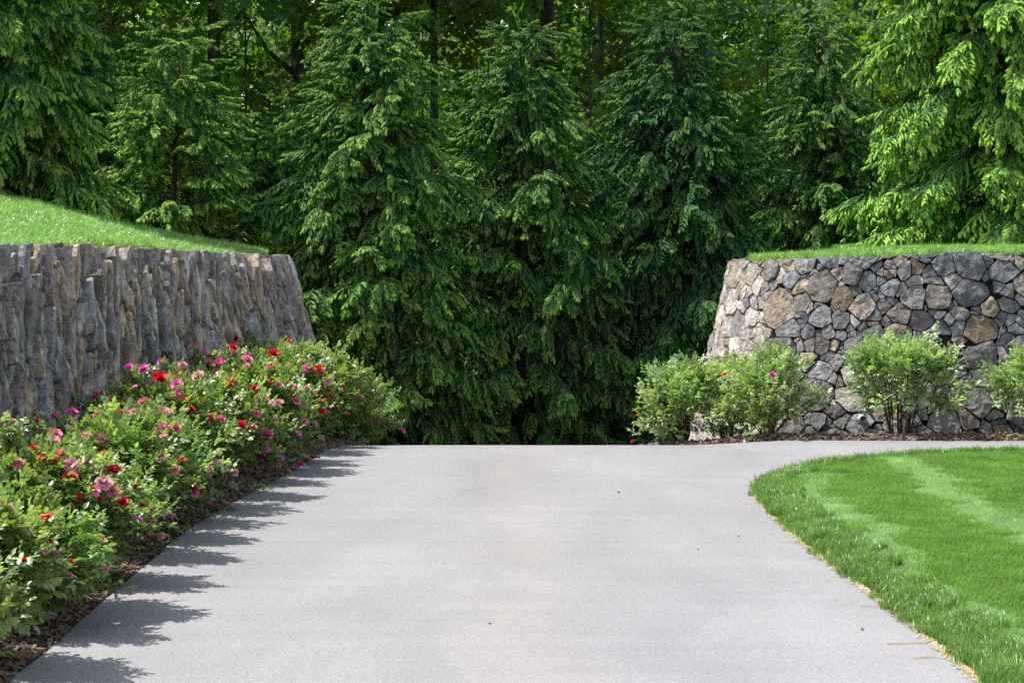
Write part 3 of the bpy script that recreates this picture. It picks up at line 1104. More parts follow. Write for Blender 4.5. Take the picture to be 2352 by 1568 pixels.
# ------------------------------------------------------------------ spruces
def spruce(name, X, Y, z0, H, R, label, seed, dens=1.0, droop=0.5, leaders=1, narrow=1.0, tint=0.5, group=None, scl=1.0, lowcut=0.0):
    r = random.Random(seed)
    root = empty(name, (X, Y, z0))
    tag(root, label, 'spruce tree', group)
    mb = MB()
    lean = (r.uniform(-0.02, 0.02), r.uniform(-0.02, 0.02))
    ax = lambda h: np.array([lean[0] * h + 0.03 * math.sin(h * 1.1 + seed), lean[1] * h, h])
    hs = np.linspace(-0.3, H, 16)
    mb.tube([ax(h) for h in hs], [max(0.006, 0.016 * H * (1 - max(h, 0) / H) ** 0.9) for h in hs], 7, 0.0)
    P, D, S, Tn = [], [], [], []
    tops = [(0.0, 0.0, H)]
    for k in range(1, leaders):
        an = r.random() * 6.28
        h0 = H * (0.70 + 0.06 * k)
        tp = np.array([0.32 * math.cos(an), 0.32 * math.sin(an), H * r.uniform(0.92, 1.0)])
        mb.tube([ax(h0), ax(h0) * 0.4 + tp * 0.6 - np.array([0, 0, 0.1]), tp], [0.02, 0.014, 0.006], 5, 0.0)
        tops.append(tp)
    for tp in tops:                                     # leader shoots
        for k in range(7):
            h = tp[2] - 0.09 * k
            an = k * 2.4
            q = np.array([tp[0], tp[1], h]) if leaders > 1 else ax(h)
            P.append(q); D.append((math.cos(an) * (0.25 + 0.10 * k), math.sin(an) * (0.25 + 0.10 * k), 0.9 - 0.09 * k)); S.append(0.26 + 0.03 * k); Tn.append(0.8)
    h = 0.15 + lowcut
    while h < H - 0.25:
        t = h / H
        nb = 4 + int(r.random() * 3)
        ph = r.random() * 6.28
        for b in range(nb):
            az = ph + b * 6.283 / nb + r.uniform(-0.35, 0.35)
            hb = h + r.uniform(-0.09, 0.09)
            L = R * narrow * ((1 - t) ** 0.85) * r.uniform(0.72, 1.18) + 0.07
            if t < 0.12: L *= 0.9
            el = math.radians(-12 + 62 * t ** 1.6 + r.uniform(-9, 9))
            sag = (0.30 + 0.35 * droop) * (1 - 0.6 * t)
            hd = np.array([math.cos(az), math.sin(az), 0])
            side = np.array([-hd[1], hd[0], 0])
            o = ax(hb)
            f = lambda s: o + hd * s + np.array([0, 0, math.tan(el) * s - sag * s * s / max(L, 0.3) * 0.55 + 0.22 * sag * (s / max(L, .3)) ** 3 * L]) + side * 0.06 * math.sin(s * 3 + az)
            if L > 0.3:
                mb.tube([f(L * q) for q in (0.0, 0.35, 0.7, 1.0)], [0.010 + 0.008 * (1 - t), 0.010, 0.006, 0.003], 3, 0.0, cap=False)
            step = 0.125 / dens
            s = max(0.12, L * 0.24)
            while s < L + 0.01:
                q = s / L
                for sd in (-1, 1):
                    if r.random() < (0.10 if hd[1] < 0.35 else 0.45): continue
                    an = math.radians(r.uniform(22, 68)) * sd * (1.1 - 0.65 * q)
                    dv = hd * math.cos(an) + side * math.sin(an)
                    dz = math.tan(el) * 0.6 - sag * q - r.uniform(0.05, 0.75) * droop * (1.1 - 0.5 * q) + (0.15 if q > 0.85 else 0)
                    P.append(f(s) + np.array([0, 0, r.uniform(-0.04, 0.02)]))
                    D.append((dv[0], dv[1], dz))
                    S.append((0.66 + 0.42 * (1 - abs(q - 0.5))) * r.uniform(0.75, 1.15) * (0.40 + 0.60 * min(1, L / 0.75)))
                    Tn.append(max(0, tint + r.gauss(0, 0.14)))
                if r.random() < 0.40:                   # curtains of twigs hanging under the branch
                    P.append(f(s))
                    D.append((hd[0] * 0.5 + r.uniform(-.3, .3), hd[1] * 0.5 + r.uniform(-.3, .3), -1.0))
                    S.append(r.uniform(0.7, 1.0))
                    Tn.append(max(0, tint - 0.15))
                s += step * r.uniform(0.8, 1.2)
            P.append(f(L)); D.append((hd[0], hd[1], math.tan(el) * 0.5 - 0.1)); S.append(0.85 * (0.40 + 0.60 * min(1, L / 0.75))); Tn.append(min(1, tint + 0.1))
        h += 0.185 * r.uniform(0.8, 1.2) / (0.6 + 0.4 * dens)
    P, D = np.array(P), np.array(D, float)
    E_ = dir_euler(D, rng.normal(0, 0.35, len(P)))
    obj('trunk', mb.mesh('trunk', M_BARK, True), root)
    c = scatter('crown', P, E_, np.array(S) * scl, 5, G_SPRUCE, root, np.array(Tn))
    c['kind'] = 'stuff'
    return root


def spx(x, d): return (x - 1176.0) / FPX * d


SG = 'spruces screening the drive'
spruce('spruce_tree', spx(-60, 19.0), 19.0, 2.05, 5.2, 1.25, 'tall dark spruce cut by the picture edge, standing on the grass bank', 1, 1.15, 0.45, group=SG, tint=0.65)
spruce('spruce_tree', spx(392, 22.6), 22.6, -0.6, 4.8, 1.50, 'light-tipped spruce rising behind the grass bank, its pointed top fully visible', 2, 1.0, 0.35, group=SG, tint=0.7)
spruce('spruce_tree', spx(848, 22.6), 22.6, -0.95, 5.55, 1.75, 'broad dense spruce next to the end of the wall by the roses', 3, 1.1, 0.6, group=SG, tint=0.50)
spruce('spruce_tree', spx(1205, 24.0), 24.0, -1.05, 5.5, 1.65, 'spruce with a bare leader in the middle of the gap between the walls', 4, 1.0, 0.75, group=SG, tint=0.36)
spruce('spruce_tree', spx(1550, 24.6), 24.6, -1.1, 5.75, 1.75, 'dark bluish spruce with twin leaders left of the fieldstone wall', 5, 1.05, 0.85, leaders=2, group=SG, tint=0.12)
spruce('spruce_tree', spx(1888, 26.0), 26.0, -0.3, 5.1, 1.35, 'narrow green spruce behind the fieldstone wall', 6, 1.0, 0.7, group=SG, tint=0.38)
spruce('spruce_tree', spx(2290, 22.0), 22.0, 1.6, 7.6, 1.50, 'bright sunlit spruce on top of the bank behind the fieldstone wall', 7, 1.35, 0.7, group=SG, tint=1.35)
spruce('spruce_tree', spx(1030, 27.5), 27.5, -1.15, 4.0, 1.45, 'low spruce standing half hidden between the two middle spruces', 8, 1.0, 0.6, group=SG, tint=0.4)
spruce('spruce_tree', spx(1735, 28.0), 28.0, -1.1, 4.4, 1.5, 'half hidden spruce between the bluish one and the narrow green one', 9, 1.0, 0.7, group=SG, tint=0.4)
spruce('spruce_tree', spx(650, 27.0), 27.0, -1.1, 4.6, 1.5, 'half hidden spruce behind the light-tipped one', 10, 1.0, 0.6, group=SG, tint=0.35)
spruce('spruce_tree', spx(2480, 25.0), 25.0, 1.4, 6.0, 1.6, 'spruce at the picture edge behind the bright sunlit one', 13, 1.0, 0.7, group=SG, tint=0.6)
cy_ = spruce('cypress_tree', spx(150, 24.0), 24.0, -0.4, 5.4, 0.95, 'narrow dark evergreen between the picture-edge spruce and the light-tipped spruce', 11, 1.35, -0.5, tint=0.0)
cy_['category'] = 'evergreen tree'


# ------------------------------------------------------------------ the wood behind
def leafy(name, X, Y, z0, trunk_r, H, lobes, dens, label, seed, group, scl=1.0, tint=0.5, bole=None, cat='tree'):
    """lobes: (dx, dy, z, rx, rz) leafy masses of one tree, each reached by a limb"""
    r = random.Random(seed)
    root = empty(name, (X, Y, z0))
    tag(root, label, cat, group)
    mb = MB()
    bend = r.uniform(-0.25, 0.25)
    ax = lambda h: np.array([bend * math.sin(h * 0.25), bend * 0.5 * math.sin(h * 0.2 + 1), h])
    hs = np.linspace(-0.3, H, 12)
    mb.tube([ax(h) for h in hs], [trunk_r * (1.25 if i == 0 else 1.0) * (1 - 0.8 * max(0, h) / H) for i, h in enumerate(hs)], 9, 0.0)
    P, D, S, T = [], [], [], []
    for (dx, dy, z, rx, rz) in lobes:
        c = np.array([dx, dy, z])
        h0 = max(0.3, min(H * 0.95, z - 0.8 * math.hypot(dx, dy) - 0.2))
        a = ax(h0)
        mid = a * 0.45 + c * 0.55 + np.array([0, 0, -0.12 * np.linalg.norm(c - a)])
        w = max(0.012, trunk_r * 0.35)
        mb.tube([a, mid, c], [w, w * 0.6, w * 0.2], 5, 0.0)
        nn = int(dens * 4.19 * rx * rx * rz)
        for _ in range(nn):
            v = np.array([r.gauss(0, 1), r.gauss(0, 1), r.gauss(0, 1)])
            v /= np.linalg.norm(v)
            q = r.random() ** 0.45
            p = c + v * q * np.array([rx, rx, rz]) * (1 + 0.35 * noise.noise((v[0] * 2 + seed, v[1] * 2, v[2] * 2)))
            P.append(p)
            D.append((v[0] + r.uniform(-.5, .5), v[1] + r.uniform(-.5, .5), -0.25 + r.uniform(-0.35, 0.3)))
            S.append(scl * r.uniform(0.75, 1.25))
            T.append(min(1, max(0, tint + r.gauss(0, 0.2))))
    obj('trunk', mb.mesh('trunk', M_BARK, True), root)
    P, D = np.array(P), np.array(D)
    c = scatter('crown', P, dir_euler(D, rng.normal(0, 0.4, len(P))), np.array(S), 5, G_MAPLE, root, np.array(T))
    c['kind'] = 'stuff'
    return root


def lobes_for(r, z0, z1, rad, n, lr):
    L = []
    for k in range(n):
        an = r.random() * 6.283
        q = rad * math.sqrt(r.random())
        z = z0 + (z1 - z0) * (k + r.random()) / n
        L.append((q * math.cos(an), q * math.sin(an), z, lr * r.uniform(0.8, 1.25), lr * r.uniform(0.55, 0.85)))
    return L


WG = 'tall trees of the wood'
talls = [(527, 30.0, 0.14, 'thin dark trunk behind the light-tipped spruce'), (203, 38, 0.20, 'grey trunk above the narrow dark evergreen'),
         (664, 33, 0.17, 'straight black trunk between the light-tipped and the broad spruce'), (893, 36, 0.22, 'thick brown trunk just behind the top of the broad spruce'),
         (1004, 31.5, 0.09, 'slender dark trunk right of the broad spruce top'), (1232, 42, 0.17, 'dark trunk directly behind the bare leader of the middle spruce'),
         (1290, 33, 0.18, 'grey trunk standing clear to the right of the middle spruce'), (1524, 35, 0.19, 'trunk behind the twin leaders of the bluish spruce'),
         (1866, 37, 0.22, 'trunk behind the top of the narrow green spruce'), (2120, 40, 0.2, 'trunk behind the bright sunlit spruce'), (1385, 46, 0.12, 'far thin trunk right of the grey trunk'),
         (760, 45, 0.13, 'far thin trunk between the black and the brown trunk')]
for i, (x, d, tr, lab) in enumerate(talls):
    r = random.Random(100 + i)
    L = lobes_for(r, 8.0, 14.5, 3.0 if d < 40 else 2.2, 7 if d < 40 else 4, 1.7)
    L += lobes_for(r, 3.6, 7.5, 1.5, 2, 0.9)
    leafy('forest_tree', spx(x, d), d, -1.2, tr, 14.0, L, 4.2, 'tall forest tree with ' + lab, 200 + i, WG, 1.5, 0.4)
for i, (X, Y) in enumerate([(-12.5, 26.8), (-15.0, 30.0), (-7.5, 29.5)]):
    r = random.Random(130 + i)
    L = lobes_for(r, 6.0, 14.5, 3.2, 10, 1.8)
    leafy('forest_tree', X, Y, -1.0, 0.2, 14.0, L, 4.0, ['tall forest tree out beyond the picture-edge spruce', 'farthest tall forest tree out to the side of the bank',
          'tall forest tree behind the narrow dark evergreen'][i], 230 + i, WG, 1.5, 0.4)

UG = 'young maples under the wood'
und = [(90, 31), (255, 27.5), (215, 33), (330, 29.5), (480, 33), (600, 30), (760, 31), (960, 34), (1100, 30.5), (1180, 35), (1380, 30), (1460, 32), (1640, 29.5), (1740, 30), (1800, 33), (1985, 30), (2110, 32), (2300, 31)]
und_lab = ['above the picture-edge spruce', 'just right of the narrow dark evergreen', 'behind the narrow dark evergreen', 'left of the light-tipped spruce top', 'right of the light-tipped spruce top', 'left of the black trunk', 'right of the black trunk',
           'beside the slender dark trunk', 'left of the bare leader', 'behind the bare leader', 'right of the grey trunk', 'left of the twin leaders', 'just right of the twin leaders',
           'between the bluish and the narrow green spruce', 'left of the narrow green spruce top', 'right of the narrow green spruce top', 'left of the bright sunlit spruce', 'behind the bright sunlit spruce']
for i, (x, d) in enumerate(und):
    r = random.Random(300 + i)
    L = lobes_for(r, 1.2, 7.2, 0.9, 8, 0.75)
    leafy('maple_sapling', spx(x, d), d, -1.2, 0.05, 6.5, L, 12.5, 'young leafy maple in the wood ' + und_lab[i], 400 + i, UG, 1.0, 0.45)
BG = 'sunlit trees in the clearing beyond the wood'
bck = [60, 260, 430, 560, 700, 830, 960, 1080, 1230, 1360, 1500, 1620, 1760, 1900, 2040, 2200, 2330]
for i, x in enumerate(bck):
    r = random.Random(500 + i)
    d = 46 + 7 * r.random()
    L = lobes_for(r, 1.0, 8.0, 1.4, 8, 1.15)
    leafy('clearing_tree', spx(x, d), d, -1.2, 0.07, 7.5, L, 5.5, 'small sunlit yellow-green tree far behind the trunks, number %s from the picture\'s left' %
          ['one', 'two', 'three', 'four', 'five', 'six', 'seven', 'eight', 'nine', 'ten', 'eleven', 'twelve', 'thirteen', 'fourteen', 'fifteen', 'sixteen', 'seventeen'][i],
          600 + i, BG, 1.3, 0.45)
# far edge of the wood
n = 14000
P = np.stack([rng.uniform(-32, 32, n), rng.uniform(64, 86, n), rng.uniform(-1.5, 15.0, n)], 1)
k = np.array([noise.noise((p[0] * 0.35, p[1] * 0.2, p[2] * 0.35)) for p in P]) > -0.62
P = P[k]
w = scatter('woodland', P, np.stack([rng.normal(0, .4, len(P)), rng.uniform(-.2, .6, len(P)), rng.random(len(P)) * 6.28], 1), 2.4 + rng.random(len(P)), 5, G_MAPLE, tint=np.clip(0.3 + rng.normal(0, .2, len(P)), 0, 1))
tag(w, 'far edge of the wood seen between the trunks', 'woodland', kind='stuff')


# ------------------------------------------------------------------ rose bushes
def petal(mb, az, open_, ln, wd, z, r):
    """one cupped petal; open_ 0 = upright, 1 = flat"""
    c, s = math.cos(az), math.sin(az)
    out = np.array([c, s, 0])
    sd = np.array([-s, c, 0])
    V = []
    for t, w, cu in ((0.0, 0.25, 0.0), (0.5, 0.95, 0.25), (1.0, 0.75, 0.55)):
        el = math.radians(88 - 78 * open_ * (0.6 + 0.4 * t))
        p = np.array([0, 0, z]) + out * math.cos(el) * ln * t + np.array([0, 0, math.sin(el) * ln * t])
        for q in (-1, 0, 1):
            V.append(p + sd * q * w * wd * 0.5 - out * abs(q) * wd * 0.20 * (1 - open_ * 0.6) + np.array([0, 0, (0.10 * abs(q) + r.uniform(-.06, .06)) * wd]) + (out * -0.10 * ln * (1 if t == 1 else 0)) * (1 - open_))
    F = [(0, 1, 4, 3), (1, 2, 5, 4), (3, 4, 7, 6), (4, 5, 8, 7)]
    mb.add(V, F, 0.0)


def bloom_mesh(seed, mat, openness):
    r = random.Random(seed)
    mb = MB()
    for k in range(5): petal(mb, k * 1.2566 + r.uniform(-.15, .15), 0.95 * openness, 0.50, 0.52, 0.0, r)
    for k in range(5): petal(mb, k * 1.2566 + 0.6 + r.uniform(-.15, .15), 0.68 * openness, 0.46, 0.48, 0.03, r)
    for k in range(5): petal(mb, k * 1.2566 + r.uniform(-.2, .2), 0.42 * openness, 0.40, 0.40, 0.05, r)
    for k in range(4): petal(mb, k * 1.57 + r.uniform(-.2, .2), 0.18 * openness, 0.34, 0.30, 0.07, r)
    return mb.mesh('bloom', mat, True)


def petal_mat(name, c1, c2):
    t = NT(name)
    inf = t.n('ShaderNodeObjectInfo')
    g = t.n('ShaderNodeTexCoord').outputs['Object']
    c = t.mix(inf.outputs['Random'], c1, c2)
    c = t.mix(1.0, c, t.ramp(t.noise(g, 3.0, 2), [(0.3, 0.75), (0.7, 1.2)]), 'MULTIPLY')
    p = t.principled(c, 0.55, 0.3)
    tr = t.n('ShaderNodeBsdfTranslucent')
    t.l(c, tr.inputs['Color'])
    ms = t.n('ShaderNodeMixShader')
    ms.inputs[0].default_value = 0.35
    t.l(p, ms.inputs[1])
    t.l(tr.outputs[0], ms.inputs[2])
    return t.finish(ms.outputs[0])


PM = {'p': petal_mat('pink_petal', (0.88, 0.17, 0.38), (0.92, 0.36, 0.56)), 'm': petal_mat('magenta_petal', (0.80, 0.08, 0.42), (0.82, 0.15, 0.54)),
      'r': petal_mat('red_petal', (0.72, 0.010, 0.024), (0.76, 0.03, 0.09)), 'd': petal_mat('deep_and_shaded_red_petal', (0.45, 0.008, 0.02), (0.50, 0.012, 0.04))}  # darkest red serves deep red blooms and paints shade onto red ones
BLOOM = {c: [bloom_mesh(10 * ord(c) + k, PM[c], (1.0, 0.8, 0.55)[k]) for k in range(3)] for c in 'pmrd'}


def bud_mesh(mat, seed):
    r = random.Random(seed)
    mb = MB()
    for k in range(3): petal(mb, k * 2.09, 0.16, 0.95, 0.62, 0.0, r)
    for k in range(3): petal(mb, k * 2.09 + 1, 0.08, 1.0, 0.55, 0.0, r)
    return mb.mesh('bud', mat, True)


BUD = [bud_mesh(PM['p'], 1), bud_mesh(PM['r'], 2), bud_mesh(PM['d'], 3)]
M_SEPAL = m_plain('sepal', (0.07, 0.12, 0.035), 0.7, 40, 0.3)

BLOOMS_L = """14,961,14,p 15,979,9,p 87,966,11,d 85,986,12,m 164,955,32,m 168,970,26,m 39,1008,12,r 78,1032,19,r 122,1021,38,p 172,1027,24,m 102,1053,26,r 231,1009,20,p 236,902,15,p 255,921,25,p 270,936,20,p 276,950,16,r 226,955,18,p 307,950,24,p 331,928,27,p 377,951,30,p 378,987,29,p 376,1007,18,p 331,851,22,m 307,871,14,m 296,889,10,r 311,892,13,p 364,874,38,r 407,885,22,m 421,908,9,m 422,920,15,r 438,923,15,r 439,942,16,r 446,801,17,m 443,825,13,m 457,866,23,p 428,858,9,d 372,1053,24,p 414,1061,20,r 128,1053,12,p 2,1060,10,m 40,1067,30,p 163,1069,33,p 188,1063,14,p 216,1058,10,p 262,1086,34,r 161,1103,38,r 238,1113,38,p 198,1123,15,r 178,1143,19,r 278,1156,32,r 307,1122,17,r 19,1171,21,p 108,1190,23,r 52,1291,18,r 128,1272,14,p 160,1292,14,r 229,1197,12,d 307,1188,9,p 321,1193,10,m 345,1192,10,m 236,1288,10,p 115,1245,10,d 366,1235,9,p 440,1123,21,d 447,1134,14,m 50,1205,9,p 545,780,13,d 584,777,6,d 559,802,18,d 535,800,16,r 535,817,19,p 588,797,13,d 627,815,22,r 665,795,8,p 565,829,23,p 567,844,15,p 502,838,21,m 493,858,9,m 485,822,11,d 518,874,10,r 523,886,19,r 535,878,12,r 505,812,8,p 583,896,24,r 624,883,13,r 601,870,17,p 659,880,10,d 731,853,22,r 717,853,14,p 791,863,10,r 749,879,17,p 623,842,12,r 616,845,10,p 663,844,13,p 703,847,16,p 678,895,15,p 703,894,14,p 715,905,10,d 756,899,10,r 751,912,8,r 765,907,8,p 613,927,18,p 640,930,25,p 680,923,18,p 605,918,12,r 590,919,9,p 737,924,14,r 828,912,11,p 771,939,10,r 753,948,10,m 735,948,17,d 585,940,11,p 590,951,15,p 488,960,24,r 505,965,18,p 551,979,26,r 581,984,16,p 613,1003,30,m 607,1033,19,m 605,1046,14,m 699,970,15,p 721,977,13,p 636,965,8,m 530,1001,9,r 779,1037,14,p 753,1011,10,p 719,1055,19,p 695,1037,7,p 498,1063,14,m 732,1051,7,p 447,975,7,r 692,821,7,p 869,961,6,r 694,1069,12,p 680,1074,15,p 662,1084,11,p 640,1069,11,p 538,1085,14,p 482,1078,12,p 921,992,15,p"""
BLOOMS_R = """1773,863,15,m 1666,859,10,r 1463,956,9,r 1453,1013,6,r 1473,906,6,p"""


class Bush:
    def __init__(s, X, Y, rx, h, label, group, seed, bare=0.12, dens=1.0, ry=None):
        s.X, s.Y, s.rx, s.ry, s.h = X, Y, rx, ry or rx, h
        s.z0 = float(bedl_z(np.array([X]), np.array([Y]))[0]) if X < 0 else float(bedr_z(np.array([X]), np.array([Y]))[0])
        s.bare, s.seed, s.dens = bare, seed, dens
        s.root = empty('rose_bush', (X, Y, s.z0))
        tag(s.root, label, 'rose bush', group)
        s.c = np.array([X, Y, s.z0 + h * (0.5 + bare * 0.5)])
        s.rz = h * (0.5 - bare * 0.5)
        s.stalks = []
        s.nb = 0

    def hit(s, o, d):
        """distance along the sight line to the bush's leafy outline"""
        k = np.array([1 / (s.rx + 0.11), 1 / (s.ry + 0.19), 1 / (s.rz + 0.08)])
        a, b = (o - s.c) * k, d * k
        A, B, C = b @ b, 2 * a @ b, a @ a - 1.0
        q = B * B - 4 * A * C
        return None if q < 0 else (-B - math.sqrt(q)) / (2 * A)

    def bloom(s, p, size, col, facing):
        r = random.Random(s.seed * 1000 + s.nb)
        s.nb += 1
        loc = p - np.array(s.root.location)
        me = r.choice(BLOOM[col][:2] if size > 0.055 else BLOOM[col])
        o = obj('bloom', me, s.root, tuple(loc))
        o.scale = (size,) * 3
        f = Vector((facing[0] * 0.5 + r.uniform(-.5, .5), facing[1] * 0.5 - 0.35 + r.uniform(-.4, .3), 0.85 + r.uniform(-.25, .35)))
        o.rotation_euler = f.to_track_quat('Z', 'Y').to_euler()
        s.stalks.append((loc, 0.0016))

    def grow(s, nbuds=7):
        r = random.Random(s.seed)
        P, D, S = [], [], []
        mb = MB()
        ncane = int(15 * s.dens)
        cc = s.c - np.array(s.root.location)
        R3 = np.array([s.rx, s.ry, s.rz]) * 0.80
        ends = []
        for k in range(ncane):
            an = k * 2.39996 + r.uniform(-.3, .3)
            q = math.sqrt((k + 0.5) / ncane) * (r.uniform(0.72, 1.15) if s.X < 0 else r.uniform(0.6, 1.32))
            zz = math.sqrt(max(0.02, 1 - min(q, 0.995) ** 2)) * r.uniform(0.70, 1.25) if q < 0.93 else r.uniform(-0.6, 0.35)
            e = cc + np.array([math.cos(an) * q, math.sin(an) * q, zz]) * R3
            b = np.array([math.cos(an) * 0.06 * s.rx / 0.45, math.sin(an) * 0.06 * s.rx / 0.45, -0.04])
            m = b * 0.4 + e * 0.6
            m[2] = e[2] * 0.62
            m[:2] *= 0.78
            mb.tube([b, b * 0.7 + m * 0.3 + np.array([0, 0, 0.03]), m, e], [0.0065, 0.0055, 0.0045, 0.002], 4, 0.0, cap=False)
            ends.append(e)
            npc = int((21 if s.X < 0 else 14) * s.dens)
            for j in range(npc):
                t = 1 - 0.62 * (j / npc) ** 1.2
                base = (m * (1 - t) + e * t) if t > 0.5 else m * (0.5 + t)
                p = base + np.array([r.gauss(0, 0.06), r.gauss(0, 0.06), r.gauss(0, 0.045)])
                if p[2] < 0.05: p[2] = 0.05 + r.random() * 0.04
                v = (p - cc) / R3
                P.append(p)
                D.append((v[0] * 0.9 + r.uniform(-.6, .6), v[1] * 0.9 + r.uniform(-.6, .6), max(v[2], -0.2) * 0.8 + r.uniform(-.2, .55)))
                S.append(r.uniform(0.62, 1.02))
        nf = int((110 if s.X < 0 else 45) * s.dens)
        for j in range(nf):                              # leaves filling the skin of the bush
            v = np.array([r.gauss(0, 1), r.gauss(0, 1), r.gauss(0, 1)])
            v /= np.linalg.norm(v)
            q = r.uniform(0.62, 0.98) * (1 + 0.22 * noise.noise((v[0] * 2.2 + s.seed, v[1] * 2.2, v[2] * 2.2)))
            p = cc + v * R3 * q
            if p[2] < 0.06: continue
            P.append(p); D.append((v[0] + r.uniform(-.5, .5), v[1] + r.uniform(-.5, .5), v[2] * 0.6 + r.uniform(-.1, .5))); S.append(r.uniform(0.75, 1.15))
        for loc, w in s.stalks:                          # flower stalks
            v = (loc - cc) / R3
            b = cc + v / max(0.3, np.linalg.norm(v)) * R3 * 0.55
            mb.tube([b, (b + loc) / 2 + np.array([0, 0, -0.01]), loc], [w * 1.4, w * 1.2, w], 3, 0.0, cap=False)
            if np.linalg.norm(v) > 1.0:
                for q in (0.4, 0.62, 0.8):
                    P.append(b * (1 - q) + loc * q); D.append((v[0] + r.uniform(-.8, .8), v[1] + r.uniform(-.8, .8), 0.5)); S.append(0.75)
        for j in range(nbuds):
            e = ends[r.randrange(len(ends))] + np.array([r.gauss(0, .03), r.gauss(0, .03), r.uniform(0.05, 0.10)])
            o = obj('bud', BUD[r.choices([0, 1, 2], [4, 2, 3])[0]], s.root, tuple(e))
            o.scale = (r.uniform(0.017, 0.025),) * 3
            o.rotation_euler = (r.uniform(-.4, .4), r.uniform(-.4, .4), r.random() * 6)
            v = (e - cc)
            mb.tube([e - np.array([v[0] * 0.1, v[1] * 0.1, 0.09]), e], [0.0016, 0.0014], 3, 0.0, cap=False)
        obj('canes', mb.mesh('canes', M_CANE), s.root)['kind'] = 'stuff'
        P, D = np.array(P), np.array(D)
        f = scatter('foliage', P, dir_euler(D, rng.normal(0, 0.3, len(P))), np.array(S), 6, G_ROSE, s.root, np.clip((0.5 if s.X < 0 else 0.88) + rng.normal(0, 0.25, len(P)), 0, 1.1))
        f['kind'] = 'stuff'


RG = 'rose bushes flowering along the drive edge'
ordn = ['first', 'second', 'third', 'fourth', 'fifth', 'sixth', 'seventh', 'eighth', 'ninth', 'tenth', 'eleventh', 'twelfth', 'thirteenth', 'fourteenth', 'fifteenth',
        'sixteenth', 'seventeenth', 'eighteenth']
left = []
rb = random.Random(3)
for i in range(18):
    Y = 7.35 + 0.67 * i + rb.uniform(-.13, .13)
    X = float(np.interp(Y, DRIVE_L[:, 1], DRIVE_L[:, 0])) - float(np.interp(Y, [8, 14, 17, 19], [.30, .37, .40, .32]))
    h = float(np.interp(Y, [7, 9.5, 11, 12.5, 14, 16, 17, 18, 18.8], [.56, .58, .60, .63, .69, .75, .72, .60, .48])) * rb.uniform(0.84, 1.12)
    lab = '%s rose bush from the camera in the flowering row along the drive' % ordn[i]
    if i == 0: lab = 'nearest rose bush of the flowering row, at the bottom corner of the picture'
    if i == 17: lab = 'farthest rose bush of the flowering row, rounding the end of the wall'
    left.append(Bush(X, Y, .46 if Y < 16 else .40, h, lab, RG, 40 + i, 0.06, 0.85, ry=.19))
RG2 = 'rose bushes at the foot of the fieldstone wall'
right = [Bush(px(1565, 1010, 17.9).x, 17.9, .36, .70, 'leafy rose bush at the wall\'s rounded end, closest to the drive', RG2, 70, 0.04, 1.1),
         Bush(px(1668, 1010, 18.3).x, 18.25, .33, .72, 'leafy rose bush between the drive-side bush and the one with a magenta bloom', RG2, 71, 0.05, 1.05),
         Bush(px(1765, 1010, 17.55).x, 17.55, .38, .66, 'leafy rose bush with a single magenta bloom before the wall corner', RG2, 72, 0.06, 1.1),
         Bush(px(2068, 1005, 17.5).x, 17.5, .60, .78, 'vase-shaped rose bush with bare stems standing alone before the fieldstone wall', RG2, 73, 0.26, 1.35, .42),
         Bush(px(2385, 1005, 17.5).x, 17.5, .48, .70, 'rose bush cut by the picture edge before the fieldstone wall', RG2, 74, 0.16, 1.1)]
eye = np.array([0, 0, CAM_H])


def put_blooms(data, bushes, jit=0.0, js=1.0):
    jx = rng.normal(0, jit, 400)
    jy = rng.normal(0, jit * 0.7, 400)
    for i, w in enumerate(data.split()):
        x, y, sz, c = w.split(',')
        x, y, sz = float(x) + jx[i], float(y) + jy[i], float(sz) * js
        d = np.array([(x - 1176) / FPX, 1.0, -(y - HOR) / FPX])
        hits = [(b.hit(eye, d), b) for b in bushes]
        hits = [(t, b) for t, b in hits if t is not None]
        if hits:
            t, b = min(hits, key=lambda q: q[0])
            t -= 0.02
        else:                                           # on a stalk standing clear of the leaves
            best = None
            for b in bushes:
                t = float(np.dot(b.c - eye, d) / (d @ d))
                q = (eye + d * t - b.c) / np.array([b.rx, b.ry, b.rz])
                n_ = np.linalg.norm(q)
                if best is None or n_ < best[0]: best = (n_, t, b)
            if best[0] > 1.75: continue
            t, b = best[1], best[2]
        p = eye + d * t
        size = max(0.022, sz / FPX * t)
        b.bloom(p, size * (1.45 if sz < 24 else 1.22), c, (p - b.c)[:2] / b.rx)


put_blooms(BLOOMS_L, left)
put_blooms(' '.join(BLOOMS_L.split()[::2]), left, 26.0, 0.75)
put_blooms(' '.join(w for w in BLOOMS_L.split() if w[-1] in 'pm' and int(w.split(',')[0]) < 460), left, 45.0, 0.8)
put_blooms(BLOOMS_R, right)
for i, b in enumerate(left): b.grow(9)
for b in right: b.grow(4)


# ------------------------------------------------------------------ small things: chips, straw, weeds, drain pipe
def chip(seed):
    r = random.Random(seed)
    mb = MB()
    l, w, h = r.uniform(0.014, 0.026), r.uniform(0.004, 0.008), 0.003
    V = [(x * l * r.uniform(.7, 1.1), y * w * r.uniform(.7, 1.1), z * h) for x in (-1, 1) for y in (-1, 1) for z in (-1, 1)]
    mb.add(V, [(0, 1, 3, 2), (4, 6, 7, 5), (0, 4, 5, 1), (2, 3, 7, 6), (0, 2, 6, 4), (1, 5, 7, 3)], 0.0)
    return proto('wood_chip', mb.mesh('wood_chip', M_CHIP))


